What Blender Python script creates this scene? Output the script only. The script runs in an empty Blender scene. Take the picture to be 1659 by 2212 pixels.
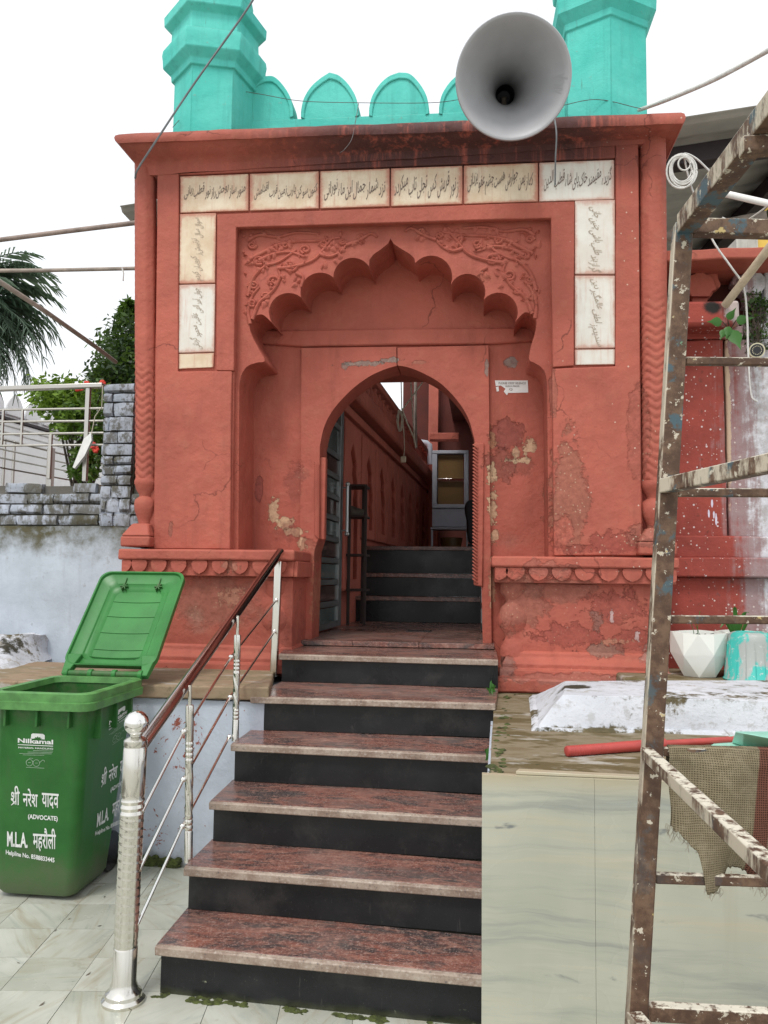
import bpy, bmesh, math, random
import numpy as np
from mathutils import Vector, Matrix, noise
from mathutils.geometry import tessellate_polygon
R = math.radians
random.seed(7)
SC = bpy.context.scene
COL = SC.collection
# ------------------------------------------------------------------ camera
F, CU, CV = 1740.0, 829.5, 1106.0          # focal length and centre on a 1659 x 2212 grid
YAW, PITCH, ROLL = R(7.0), math.atan(137 / 1740), 0.012
CAM = Vector((0, 0, 1.55))
FW = Vector((-math.sin(YAW) * math.cos(PITCH), math.cos(YAW) * math.cos(PITCH), math.sin(PITCH)))
R0 = Vector((math.cos(YAW), math.sin(YAW), 0))
U0 = R0.cross(FW)
UP = U0 * math.cos(ROLL) - R0 * math.sin(ROLL)
RT = R0 * math.cos(ROLL) + U0 * math.sin(ROLL)
cd = bpy.data.cameras.new('camera')
cd.sensor_fit = 'VERTICAL'; cd.sensor_height = 24; cd.sensor_width = 18
cd.lens = 24 * F / 2212; cd.clip_start = 0.05; cd.clip_end = 500
cam = bpy.data.objects.new('camera', cd); COL.objects.link(cam)
m3 = Matrix((RT, UP, -FW)).transposed()
cam.matrix_world = Matrix.Translation(CAM) @ m3.to_4x4()
SC.camera = cam
# ------------------------------------------------------------------ world and sun (bright overcast)
SUN_EL, SUN_AZ = R(58), R(205)
w = bpy.data.worlds.new('World'); SC.world = w; w.use_nodes = True
nt = w.node_tree; bg = nt.nodes['Background']
sky = nt.nodes.new('ShaderNodeTexSky'); sky.sky_type = 'NISHITA'; sky.sun_disc = False
sky.sun_elevation = SUN_EL; sky.sun_rotation = SUN_AZ; sky.dust_density = 4.0; sky.ozone_density = 1.0
hs = nt.nodes.new('ShaderNodeHueSaturation'); hs.inputs['Saturation'].default_value = 0.12
mxw = nt.nodes.new('ShaderNodeMix'); mxw.data_type = 'RGBA'; mxw.inputs[0].default_value = 0.72
mxw.inputs[7].default_value = (8.4, 8.6, 8.9, 1)
nt.links.new(sky.outputs[0], hs.inputs['Color']); nt.links.new(hs.outputs[0], mxw.inputs[6])
nt.links.new(mxw.outputs[2], bg.inputs['Color']); bg.inputs['Strength'].default_value = 0.135
sl = bpy.data.lights.new('sun', 'SUN'); sl.energy = 1.5; sl.angle = R(14); sl.color = (1, .96, .9)
so = bpy.data.objects.new('sun', sl); COL.objects.link(so)
sd = Vector((math.cos(SUN_EL) * -0.30, math.cos(SUN_EL) * -0.95, math.sin(SUN_EL)))
so.rotation_euler = sd.to_track_quat('Z', 'Y').to_euler(); so.location = (-3, -4, 8)
SC.view_settings.view_transform = 'Standard'; SC.view_settings.look = 'None'
SC.view_settings.exposure = 0.25; SC.view_settings.gamma = 1.0; SC.view_settings.use_curve_mapping = False

# ------------------------------------------------------------------ measuring helpers
def ray(u, v): return FW + RT * ((u - CU) / F) + UP * ((CV - v) / F)
def on_y(u, v, y): d = ray(u, v); return CAM + d * ((y - CAM.y) / d.y)
def on_x(u, v, x): d = ray(u, v); return CAM + d * ((x - CAM.x) / d.x)
def on_z(u, v, z): d = ray(u, v); return CAM + d * ((z - CAM.z) / d.z)
def dep(u, v, t): return CAM + ray(u, v) * t
def on_pl(u, v, p, n):
    d = ray(u, v); return CAM + d * ((p - CAM).dot(n) / d.dot(n))
def V(*a): return Vector(a)

# ------------------------------------------------------------------ materials
class NB:
    def __init__(s, name):
        s.m = bpy.data.materials.new(name); s.m.use_nodes = True; s.t = s.m.node_tree
        s.b = s.t.nodes['Principled BSDF']
        s.geo = s.n('NewGeometry'); s.pos = s.geo.outputs['Position']
        s.tc = None
    def n(s, t): return s.t.nodes.new('ShaderNode' + t)
    def l(s, a, b): s.t.links.new(a, b)
    def setin(s, sock, v):
        if hasattr(v, 'node'): s.l(v, sock)
        elif isinstance(v, (tuple, list)) and len(v) == 3 and sock.type == 'RGBA': sock.default_value = (*v, 1)
        else: sock.default_value = v
    def obj(s):
        if not s.tc: s.tc = s.n('TexCoord')
        return s.tc.outputs['Object']
    def scale(s, vec, sc):
        q = s.n('VectorMath'); q.operation = 'MULTIPLY'; s.l(vec, q.inputs[0]); q.inputs[1].default_value = sc; return q.outputs[0]
    def noise(s, vec, sc, det=4, rough=.55, dist=0):
        q = s.n('TexNoise'); s.l(vec, q.inputs['Vector']); q.inputs['Scale'].default_value = sc
        q.inputs['Detail'].default_value = det; q.inputs['Roughness'].default_value = rough; q.inputs['Distortion'].default_value = dist
        return q.outputs['Fac']
    def ramp(s, v, a, b, lo=0., hi=1.):
        q = s.n('MapRange'); q.interpolation_type = 'SMOOTHSTEP'; s.setin(q.inputs[0], v)
        q.inputs[1].default_value = a; q.inputs[2].default_value = b; q.inputs[3].default_value = lo; q.inputs[4].default_value = hi
        return q.outputs[0]
    def mix(s, f, a, b):
        q = s.n('Mix'); q.data_type = 'RGBA'; s.setin(q.inputs[0], f); s.setin(q.inputs[6], a); s.setin(q.inputs[7], b); return q.outputs[2]
    def math(s, op, a, b=0.):
        q = s.n('Math'); q.operation = op; s.setin(q.inputs[0], a); s.setin(q.inputs[1], b); return q.outputs[0]
    def xyz(s, vec=None):
        q = s.n('SeparateXYZ'); s.l(vec or s.pos, q.inputs[0]); return q.outputs
    def blob(s, c, rx, rz, amp=.5, nsc=9., soft=.2, ry=None):
        a = s.n('VectorMath'); a.operation = 'SUBTRACT'; s.l(s.pos, a.inputs[0]); a.inputs[1].default_value = c
        b = s.n('VectorMath'); b.operation = 'MULTIPLY'; s.l(a.outputs[0], b.inputs[0]); b.inputs[1].default_value = (1 / rx, 0 if ry is None else 1 / ry, 1 / rz)
        le = s.n('VectorMath'); le.operation = 'LENGTH'; s.l(b.outputs[0], le.inputs[0])
        nz = s.noise(s.pos, nsc, 9, .68)
        k = s.math('ADD', le.outputs['Value'], s.math('MULTIPLY', s.math('SUBTRACT', nz, .5), amp * 4))
        return s.ramp(k, 1.0, 1.0 - soft, 0, 1)
    def bump(s, h, dist=.01, st=1., prev=None):
        q = s.n('Bump'); q.inputs['Distance'].default_value = dist; q.inputs['Strength'].default_value = st
        s.l(h, q.inputs['Height'])
        if prev is not None: s.l(prev, q.inputs['Normal'])
        return q.outputs[0]
    def out(s, col, rough=.7, nrm=None, metal=0., spec=.5, coat=0.):
        s.setin(s.b.inputs['Base Color'], col); s.setin(s.b.inputs['Roughness'], rough)
        s.setin(s.b.inputs['Metallic'], metal); s.b.inputs['Specular IOR Level'].default_value = spec
        if coat: s.b.inputs['Coat Weight'].default_value = coat
        if nrm is not None: s.l(nrm, s.b.inputs['Normal'])
        return s.m
def voro(s, vec, sc, feat='F1'):
    q = s.n('TexVoronoi'); q.feature = feat; s.l(vec, q.inputs['Vector']); q.inputs['Scale'].default_value = sc; return q
def specks(s, sc, rad, keep):
    v = voro(s, s.pos, sc); sp = s.xyz(v.outputs['Color'])
    r = s.math('MULTIPLY', s.math('ADD', sp[1], .25), rad)
    return s.math('MULTIPLY', s.math('LESS_THAN', v.outputs['Distance'], r), s.math('GREATER_THAN', sp[0], 1 - keep))

def P(u, v, y=5.1): return tuple(on_y(u, v, y))
def S(px, y=5.1): return px * y / F
LIME = (.52, .40, .25); CEM = (.20, .20, .175); BRN = (.23, .085, .055); DRK = (.25, .055, .042); RED = (.380, .098, .067)
def red_mat(name, base=RED, patches=(), grime=True, bumpd=.006, speck=.0):
    s = NB(name)
    n1 = s.noise(s.pos, 1.7, 5, .6); n2 = s.noise(s.pos, 11, 6, .65)
    c = s.mix(s.ramp(n1, .3, .7), tuple(x * .86 for x in base), tuple(min(1, x * 1.12) for x in base))
    c = s.mix(s.ramp(n2, .45, .75, 0, .45), c, (base[0] * 1.08, base[1] * 1.5, base[2] * 1.5))
    n3 = s.noise(s.scale(s.pos, (6, 6, .8)), 1.3, 5, .6)
    c = s.mix(s.ramp(n3, .50, .78, 0, .5), c, tuple(x * .60 for x in base))
    wq = s.n('VectorMath'); wq.operation = 'ADD'; s.l(s.pos, wq.inputs[0]); nq = s.n('TexNoise'); nq.inputs['Scale'].default_value = 3.; nq.inputs['Detail'].default_value = 6; s.l(s.pos, nq.inputs['Vector']); sq = s.scale(nq.outputs['Color'], (.5, .5, .5)); s.l(sq, wq.inputs[1])
    ck = voro(s, wq.outputs[0], 1.15, 'DISTANCE_TO_EDGE'); c = s.mix(s.math('MULTIPLY', s.ramp(ck.outputs['Distance'], .008, .001), s.ramp(n1, .52, .60, 0, .75)), c, tuple(x * .4 for x in base))
    n4 = s.noise(s.pos, 3.1, 7, .7)
    c = s.mix(s.ramp(n4, .62, .70, 0, .5), c, (base[0] * .72, base[1] * .9, base[2] * .95))
    h = s.math('ADD', s.math('MULTIPLY', n2, .5), s.math('MULTIPLY', s.noise(s.pos, 4, 4), 1.2))
    n5 = s.noise(s.pos, 34, 7, .72); fleck = specks(s, 75, .3, .22) if patches else None
    for (u, v, ru, rv, colr, amp, nsc, soft, st) in patches:
        m = s.blob(P(u, v), S(ru), S(rv), amp, nsc, soft)
        m = s.math('MULTIPLY', m, st)
        cv = s.mix(s.ramp(n5, .3, .7), tuple(x * .68 for x in colr), tuple(min(.8, x * 1.3) for x in colr))
        if colr[0] < .32 and ru > 18: cv = s.mix(s.math('MULTIPLY', fleck, .8), cv, (.46, .34, .22))
        c = s.mix(m, c, cv); h = s.math('SUBTRACT', h, s.math('MULTIPLY', m, .35))
    if speck:
        c = s.mix(s.math('MULTIPLY', s.math('MULTIPLY', specks(s, 60, .28, speck), s.ramp(s.xyz()[0], .2, .9)), .7), c, (.62, .5, .4))
    if grime:   # rain streaks running down from the cornice
        z = s.xyz()[2]; x = s.xyz()[0]
        st = s.noise(s.scale(s.pos, (9, 9, .35)), 1.6, 5, .7)
        top = s.ramp(s.math('ADD', z, s.math('MULTIPLY', st, .42)), 4.20, 4.42)
        mid = s.math('MULTIPLY', s.ramp(x, -1.75, -.75), s.ramp(x, 1.15, .55))
        k = s.math('MULTIPLY', s.math('MULTIPLY', top, s.ramp(st, .26, .52)), s.math('ADD', s.math('MULTIPLY', mid, .70), .16))
        c = s.mix(k, c, (.035, .022, .024))
    fine = s.noise(s.pos, 70, 4, .6)
    nr = s.bump(h, bumpd * 2.2, .9); nr = s.bump(fine, .0016, .55, nr)
    return s.out(c, s.ramp(n2, .3, .7, .62, .82), nr, spec=.3)

WALLP = [  # u, v, ru, rv, colour, noise amp, noise scale, softness, strength
    (1228, 1075, 40, 150, (.27, .105, .07), .38, 7, .08, .9), (1215, 1150, 24, 40, RED, .4, 9, .1, .9),
    (1378, 930, 24, 120, (.30, .085, .06), .32, 7, .05, .85), (1195, 850, 9, 55, (.28, .10, .07), .5, 9, .1, .8),
    (1340, 1172, 75, 26, DRK, .55, 8, .15, .85), (1240, 1185, 40, 12, DRK, .6, 10, .2, .8), (1395, 1160, 45, 30, (.26, .1, .07), .4, 8, .1, .8),
    (1100, 915, 42, 38, (.20, .05, .04), .45, 8, .06, .9), (1085, 985, 38, 42, (.2, .06, .045), .55, 8, .08, .85),
    (1130, 985, 45, 32, (.23, .07, .05), .6, 8, .3, .7),
    (1150, 945, 14, 24, LIME, .75, 14, .06, .9), (1128, 975, 28, 8, LIME, .9, 16, .06, .85), (1120, 960, 8, 18, LIME, .8, 16, .05, .8),
    (1066, 1010, 13, 28, LIME, .75, 13, .05, .95), (1066, 1090, 11, 42, LIME, .85, 14, .05, .9), (1072, 1150, 9, 22, LIME, .8, 14, .05, .8),
    (1066, 930, 8, 30, (.38, .22, .12), .8, 14, .05, .8), (1110, 1160, 40, 30, (.23, .1, .07), .5, 6, .6, .6),
    (558, 1095, 13, 34, LIME, .75, 14, .05, .9), (580, 1122, 22, 14, LIME, .8, 14, .05, .9), (606, 1142, 24, 11, LIME, .85, 14, .05, .9),
    (624, 1170, 12, 18, LIME, .85, 14, .05, .85), (590, 1145, 40, 30, (.2, .055, .042), .6, 8, .3, .6),
    (607, 1035, 30, 60, (.24, .06, .045), .5, 7, .25, .7), (622, 1010, 28, 20, (.24, .08, .06), .5, 7, .25, .6), (523, 1040, 11, 38, (.21, .055, .045), .3, 9, .08, .9),
    (371, 1142, 5, 20, (.26, .10, .07), .4, 12, .1, .9), (640, 1185, 28, 26, BRN, .5, 9, .1, .7),
    (770, 753, 58, 6.5, CEM, .75, 13, .08, .95), (828, 746, 30, 7, CEM, .7, 13, .08, .95), (726, 760, 8, 14, CEM, .6, 12, .1, .8),
    (1108, 747, 17, 15, CEM, .3, 12, .1, .95), (1052, 760, 5, 22, CEM, .5, 14, .1, .9), (900, 752, 20, 5, (.3, .13, .09), .8, 15, .1, .7),
    (1240, 900, 20, 60, (.45, .13, .09), .6, 6, .5, .5), (690, 1230, 12, 60, (.42, .15, .08), .7, 15, .1, .7), (655, 1290, 10, 70, (.42, .2, .12), .8, 16, .08, .6),
    (1065, 1250, 8, 60, LIME, .9, 15, .05, .55), (870, 800, 40, 8, BRN, .6, 10, .4, .5),
    (430, 420, 1, 1, CEM, 0, 1, .1, 0),
]
PLINP = [
    (1122, 1300, 62, 62, (.25, .10, .07), .5, 6, .12, .9), (1210, 1275, 90, 26, (.25, .10, .07), .45, 6, .12, .85),
    (1220, 1370, 70, 24, DRK, .75, 9, .1, .9), (1330, 1310, 60, 34, DRK, .8, 10, .1, .8), (1300, 1405, 42, 14, (.17, .13, .10), .6, 9, .1, .9), (1290, 1338, 16, 22, (.16, .11, .09), .7, 12, .1, .85),
    (1370, 1380, 40, 26, DRK, .7, 9, .1, .8), (1180, 1230, 60, 18, (.31, .12, .09), .7, 10, .2, .7), (1090, 1440, 24, 24, (.12, .1, .085), .6, 9, .3, .8),
    (1320, 1330, 4, 14, (.75, .7, .66), .7, 20, .1, .6), (1375, 1375, 5, 12, (.75, .7, .66), .7, 20, .1, .6), (1330, 1385, 30, 6, LIME, 1.0, 20, .05, .35),
    (470, 1300, 130, 70, (.24, .10, .07), .45, 5, .3, .85), (430, 1330, 30, 40, (.30, .2, .15), .6, 7, .6, .5), (505, 1290, 30, 20, (.42, .22, .14), .9, 20, .1, .6),
    (610, 1360, 30, 50, (.22, .06, .045), .5, 7, .3, .7), (1250, 1460, 160, 12, (.28, .13, .1), .6, 9, .2, .7), (1430, 1430, 50, 30, (.38, .28, .24), .7, 9, .2, .6),
    (510, 1222, 20, 14, (.34, .2, .14), .8, 18, .1, .6), (1300, 1200, 60, 5, (.48, .2, .14), .8, 14, .2, .5),
]
M = {}
WALLP = [p[:5] + (p[5] * 1.3, p[6] * 1.5, max(.18, p[7] * 2.), p[8] * .74) for p in WALLP]; M['red'] = red_mat('red_limewash', RED, WALLP, True, .009, .03)
PLINP = [p[:5] + (p[5] * 1.25, p[6] * 1.5, max(.25, p[7] * 1.6), p[8] * .66) for p in PLINP]; M['redp'] = red_mat('red_limewash_plinth', RED, PLINP, False, .010, .06)
M['redplain'] = red_mat('red_limewash_plain', RED, (), True, .005)
M['redin'] = red_mat('red_wall_inside', (.36, .095, .066), (), False, .006)

def simple(name, col, rough=.5, var=.12, nsc=14, bd=.0008, metal=0., spec=.5, obj=True, streak=0.):
    s = NB(name); vec = s.obj() if obj else s.pos
    n = s.noise(vec, nsc, 5, .6)
    c = s.mix(s.ramp(n, .3, .7), tuple(x * (1 - var) for x in col), tuple(min(1, x * (1 + var)) for x in col))
    if streak:
        n3 = s.noise(s.scale(vec, (8, 8, .7)), 2.2, 5, .65); c = s.mix(s.ramp(n3, .5, .8, 0, streak), c, tuple(x * .45 for x in col))
    nr = s.bump(s.noise(vec, nsc * 5, 4), bd, .6)
    return s.out(c, s.ramp(n, .3, .7, max(.05, rough - .07), min(1, rough + .07)), nr, metal, spec)
def turq():
    s = NB('turquoise_paint'); n = s.noise(s.pos, 2.2, 5, .6)
    c = s.mix(s.ramp(n, .3, .7), (.060, .48, .41), (.115, .57, .49))
    st = s.noise(s.scale(s.pos, (10, 10, .8)), 1.5, 5, .65); c = s.mix(s.ramp(st, .48, .75, 0, .55), c, (.06, .36, .31))
    d = s.noise(s.pos, 24, 7, .7); c = s.mix(s.ramp(d, .62, .70, 0, .55), c, (.20, .36, .31))
    e = s.noise(s.scale(s.pos, (14, 14, 1.3)), 1.9, 7, .72); c = s.mix(s.math('MULTIPLY', s.ramp(e, .60, .70, 0, .7), s.ramp(n, .45, .6)), c, (.09, .20, .17)); up = s.xyz(s.geo.outputs['Normal'])[2]; c = s.mix(s.math('MULTIPLY', s.ramp(up, .3, .8), s.ramp(d, .4, .55, .2, .8)), c, (.10, .16, .13))
    nr = s.bump(s.noise(s.pos, 120, 3, .7), .003, .6); nr = s.bump(s.noise(s.pos, 6, 4), .018, .7, nr)
    return s.out(c, .75, nr, spec=.3)
M['turq'] = turq()
def tablet(name, edge, ca=(.66, .60, .50), cb=(.80, .76, .68)):
    s = NB(name); v = s.obj(); n = s.noise(v, 5, 6, .65); x, y, z = s.xyz(v)
    c = s.mix(s.ramp(n, .3, .7), ca, cb)
    st = s.noise(s.scale(v, (22, 22, 1.6)), 1.4, 6, .7)
    c = s.mix(s.ramp(st, .5, .72, 0, edge * .6), c, (.50, .25, .17))
    g = s.n('TexCoord').outputs['Generated']; gx, gy, gz = s.xyz(g)
    ex = s.math('ABSOLUTE', s.math('SUBTRACT', gx, .5)); ez = s.math('ABSOLUTE', s.math('SUBTRACT', gz, .5))
    e = s.math('MAXIMUM', ex, ez); e = s.math('ADD', e, s.math('MULTIPLY', s.math('SUBTRACT', s.noise(v, 16, 7, .7), .5), .16))
    c = s.mix(s.ramp(e, .42, .49, 0, edge), c, (.42, .12, .08))
    c = s.mix(s.ramp(e, .36, .46, 0, edge * .35), c, (.55, .36, .25))
    return s.out(c, .42, s.bump(n, .002, .5), spec=.4)
M['tab1'] = tablet('weathered_marble_stained', 1.0, (.58, .44, .30), (.72, .62, .47)); M['tab2'] = tablet('weathered_marble_clean', .6, (.62, .58, .51), (.70, .68, .62))
M['ink'] = simple('engraved_black_ink', (.16, .12, .10), .8)
M['ink2'] = simple('engraved_faded_ink', (.36, .29, .22), .8)
def granite(name, k=1.):
    s = NB(name); v = s.pos
    w1 = s.noise(s.scale(v, (1.5, 4.6, 3)), 1.7, 8, .70, 1.5); w2 = s.noise(v, 130, 3, .75); w3 = s.noise(s.scale(v, (3, 9, 5)), 1.9, 7, .7, 1.8); w4 = s.noise(v, 48, 4, .7)
    c = s.mix(s.ramp(w1, .36, .62), (.050, .042, .042), (.225, .085, .062)); c = s.mix(s.ramp(w3, .50, .64, 0, .8), c, (.34, .165, .12)); c = s.mix(s.ramp(w3, .44, .34, 0, .85), c, (.042, .038, .040))
    c = s.mix(s.ramp(w4, .52, .66, 0, .45), c, (.38, .23, .19)); c = s.mix(s.ramp(w4, .46, .34, 0, .5), c, (.05, .04, .042))
    c = s.mix(s.ramp(w2, .54, .70, 0, .5), c, (.50, .40, .35)); c = s.mix(s.ramp(w2, .45, .32, 0, .6), c, (.025, .022, .024))
    d = s.noise(v, 2.6, 5); c = s.mix(s.ramp(d, .4, .75, 0, .28), c, (.30, .25, .22))
    return s.out(c, s.ramp(d, .3, .75, .16, .46), s.bump(w2, .0006, .4), spec=.45)
M['granite'] = granite('red_black_granite')
def nosing():
    s = NB('worn_granite_edge'); w2 = s.noise(s.pos, 85, 4, .7); w1 = s.noise(s.scale(s.pos, (3, 3, 3)), 3, 5)
    c = s.mix(s.ramp(w1, .35, .65), (.23, .16, .12), (.36, .29, .23)); c = s.mix(s.ramp(w2, .5, .7, 0, .6), c, (.47, .43, .38)); c = s.mix(s.ramp(w2, .45, .3, 0, .7), c, (.06, .06, .07))
    return s.out(c, .55, s.bump(w2, .002, .6))
M['nosing'] = nosing()
def black_stone():
    s = NB('black_granite'); n = s.noise(s.pos, 3, 5); w2 = s.noise(s.pos, 160, 2)
    c = s.mix(s.ramp(n, .35, .75), (.010, .011, .012), (.019, .020, .021)); c = s.mix(s.ramp(w2, .66, .72, 0, .5), c, (.06, .06, .06))
    c = s.mix(s.ramp(s.noise(s.pos, 5, 7, .7), .48, .72, 0, .45), c, (.055, .052, .048)); c = s.mix(s.ramp(s.noise(s.scale(s.pos, (30, 30, 4)), 2.2, 5, .7), .62, .72, 0, .35), c, (.09, .085, .08))
    z = s.xyz()[2]; m = s.math('MULTIPLY', s.ramp(s.noise(s.scale(s.pos, (9, 9, 14)), 1.6, 6, .7), .66, .70), s.ramp(z, .2, .03, 0, 1)); c = s.mix(m, c, (.22, .23, .16))
    g = s.ramp(s.math('ADD', z, s.math('MULTIPLY', s.noise(s.pos, 9, 5), .06)), .06, .03, 0, .8); c = s.mix(g, c, (.05, .055, .03))
    return s.out(c, s.ramp(n, .3, .7, .22, .42), s.bump(n, .002, .3), spec=.32)
M['black'] = black_stone()
def marble_floor():
    s = NB('marble_floor_tiles'); oi = s.n('ObjectInfo'); v0 = s.n('VectorMath'); v0.operation = 'ADD'
    q = s.n('VectorMath'); q.operation = 'SCALE'; cx = s.n('CombineXYZ'); s.l(oi.outputs['Random'], cx.inputs[0]); s.l(oi.outputs['Random'], cx.inputs[1]); s.l(cx.outputs[0], q.inputs[0]); q.inputs['Scale'].default_value = 37.
    s.l(s.obj(), v0.inputs[0]); s.l(q.outputs[0], v0.inputs[1])
    rt = s.n('VectorRotate'); rt.rotation_type = 'Z_AXIS'; s.l(v0.outputs[0], rt.inputs['Vector']); s.l(s.math('MULTIPLY', s.math('SUBTRACT', oi.outputs['Random'], .5), 1.7), rt.inputs['Angle'])
    v = rt.outputs[0]
    w = s.noise(s.scale(v, (1.2, 8, 3)), 1.8, 5, .6, 1.); n = s.noise(v, 2.5, 4)
    c = s.mix(s.ramp(n, .3, .7), (.36, .37, .31), (.50, .51, .45))
    c = s.mix(s.ramp(w, .48, .76, 0, .7), c, (.29, .24, .16)); c = s.mix(s.ramp(w, .46, .26, 0, .55), c, (.23, .27, .245))
    c = s.mix(s.ramp(s.noise(s.pos, 1.1, 5), .5, .75, 0, .35), c, (.33, .32, .25))
    g = s.noise(s.pos, 5.5, 7, .7); c = s.mix(s.ramp(g, .60, .68, 0, .4), c, (.22, .2, .14))
    return s.out(c, s.ramp(n, .3, .7, .22, .42), s.bump(w, .001, .3), spec=.5)
M['ftile'] = marble_floor()
M['paving'] = simple('pale_courtyard_paving', (.42, .42, .37), .6, .2, 1.5, .002, 0, .4, False)
M['grout'] = simple('dirty_grout', (.10, .10, .075), .9)
def marble_slab():
    s = NB('marble_cladding'); v = s.pos; x, y, z = s.xyz()
    wv = s.n('CombineXYZ'); s.l(x, wv.inputs[0]); s.l(s.math('ADD', z, s.math('MULTIPLY', s.math('SUBTRACT', s.noise(s.scale(v, (1.3, 1.3, 1.3)), 1.1, 4, .55), .5), .12)), wv.inputs[2]); v2 = wv.outputs[0]
    w = s.noise(s.scale(v2, (.55, 1, 8.5)), 1.3, 7, .66, .35); n = s.noise(v, 1.4, 4); w2 = s.noise(s.scale(v2, (.8, 1, 22)), 1.2, 5, .6, .3)
    c = s.mix(s.ramp(n, .3, .7), (.36, .37, .30), (.47, .465, .38))
    c = s.mix(s.ramp(w, .46, .26, 0, .6), c, (.50, .43, .29)); c = s.mix(s.ramp(w, .48, .66, 0, .75), c, (.25, .265, .235)); c = s.mix(s.ramp(w, .60, .72, 0, .6), c, (.38, .40, .35))
    c = s.mix(s.ramp(w2, .54, .74, 0, .55), c, (.21, .225, .21)); c = s.mix(s.ramp(w2, .42, .26, 0, .5), c, (.48, .45, .36))
    d = s.noise(s.scale(v2, (2.2, 2.2, 6)), 2.1, 5, .6, .6); c = s.mix(s.ramp(d, .64, .74, 0, .9), c, (.13, .145, .15))
    dr = s.noise(s.scale(v, (7, 7, .5)), 1.4, 5, .6); c = s.mix(s.ramp(dr, .55, .8, 0, .3), c, (.27, .24, .16))
    c = s.mix(s.math('MULTIPLY', s.ramp(z, .80, .88), s.ramp(n, .35, .6, .2, .8)), c, (.40, .34, .22))
    return s.out(c, s.ramp(n, .3, .7, .22, .38), s.bump(n, .002, .25), spec=.5)
M['marble'] = marble_slab()
def whitewash(name, wet=.0, mosszone=None, base=(.46, .51, .57)):
    s = NB(name); n = s.noise(s.pos, 2.1, 6, .65); n2 = s.noise(s.pos, 13, 7, .68)
    c = s.mix(s.ramp(n, .3, .7), tuple(x * .85 for x in base), tuple(min(.85, x * 1.1) for x in base))
    c = s.mix(s.ramp(n2, .62, .68, 0, .6), c, (.30, .31, .33))
    if wet:
        r = s.noise(s.pos, 6.5, 7, .72, .3); c = s.mix(s.ramp(r, .605, .625, 0, 1.), c, (.27, .085, .06))
        r = s.noise(s.pos, 30, 4, .7); c = s.mix(s.ramp(r, .70, .73, 0, .8), c, (.24, .10, .08))
    st = s.noise(s.scale(s.pos, (8, 8, .8)), 1.4, 6, .7); c = s.mix(s.ramp(st, .58, .78, 0, .5), c, (.33, .34, .36))
    if mosszone is not None:
        z = s.xyz()[2]; lo, hi = mosszone
        q = s.math('ADD', z, s.math('MULTIPLY', s.math('SUBTRACT', s.noise(s.pos, 4, 7, .7), .5), abs(hi - lo) * 2.2))
        g = s.ramp(q, lo, hi); c = s.mix(s.math('MULTIPLY', g, s.ramp(n2, .3, .55, .55, 1)), c, s.mix(n2, (.045, .045, .025), (.13, .115, .065)))
    nr = s.bump(n2, .007, .8); nr = s.bump(s.noise(s.pos, 60, 4), .0015, .5, nr)
    return s.out(c, .85, nr, spec=.25)
M['wash'] = whitewash('whitewash_wall', 0, (1.60, 1.88))
M['washlow'] = whitewash('whitewash_peeling', 1, (.12, -.03), (.50, .55, .63))
def gravem():
    s = NB('whitewash_grave'); n = s.noise(s.pos, 2.4, 6, .65); n2 = s.noise(s.pos, 15, 8, .7)
    c = s.mix(s.ramp(n, .3, .7), (.50, .52, .56), (.62, .64, .68)); c = s.mix(s.ramp(n2, .52, .60, 0, .7), c, (.40, .40, .40)); c = s.mix(s.ramp(s.noise(s.pos, 7, 7, .7), .58, .64, 0, .7), c, (.33, .29, .23))
    cr = voro(s, s.scale(s.pos, (1, 1.4, 1)), 3.3, 'DISTANCE_TO_EDGE'); c = s.mix(s.math('MULTIPLY', s.ramp(cr.outputs['Distance'], .012, .002), s.ramp(n2, .5, .6, 0, .6)), c, (.16, .15, .13))
    m = s.noise(s.pos, 4.2, 8, .72); z = s.xyz()[2]
    k = s.math('ADD', m, s.math('ADD', s.ramp(z, .905, .865, 0, .16), s.ramp(z, .985, 1.02, 0, .07))); c = s.mix(s.ramp(k, .60, .68), c, s.mix(n2, (.03, .03, .018), (.19, .15, .08)))
    for (p, r1, r2, r3) in ((on_z(1240, 1490, 1.0), .10, .05, .09), (on_z(1178, 1566, .9), .06, .05, .05), (on_z(1640, 1560, .9), .2, .05, .05), (on_z(70, 1392, 1.08), .30, .07, .2)):
        c = s.mix(s.blob(tuple(p), r1, r2, .5, 14, .3, r3), c, (.045, .042, .028))
    return s.out(c, .85, s.bump(s.noise(s.pos, 60, 4), .0015, .5, s.bump(n2, .010, .9)), spec=.25)
M['washtomb'] = gravem()
def brick(name, a, b):
    s = NB(name); oi = s.n('ObjectInfo'); n = s.noise(s.pos, 14, 7, .7); n1 = s.noise(s.pos, 4, 5, .6)
    c = s.mix(s.ramp(n1, .3, .7), a, b); c = s.mix(s.ramp(n, .50, .60, 0, .85), c, (.085, .078, .06)); n9 = s.noise(s.scale(s.pos, (3, 3, 1.2)), 1.9, 7, .7); c = s.mix(s.ramp(n9, .47, .57, 0, .9), c, (.075, .068, .04))
    c = s.mix(s.math('MULTIPLY', oi.outputs['Random'], .35), c, (.24, .24, .25))
    return s.out(c, .9, s.bump(n, .010, .9), spec=.2)
M['brick'] = brick('whitewashed_brick', (.28, .31, .36), (.45, .49, .57)); M['mortar'] = brick('mossy_mortar', (.055, .05, .04), (.11, .095, .07))
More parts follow.
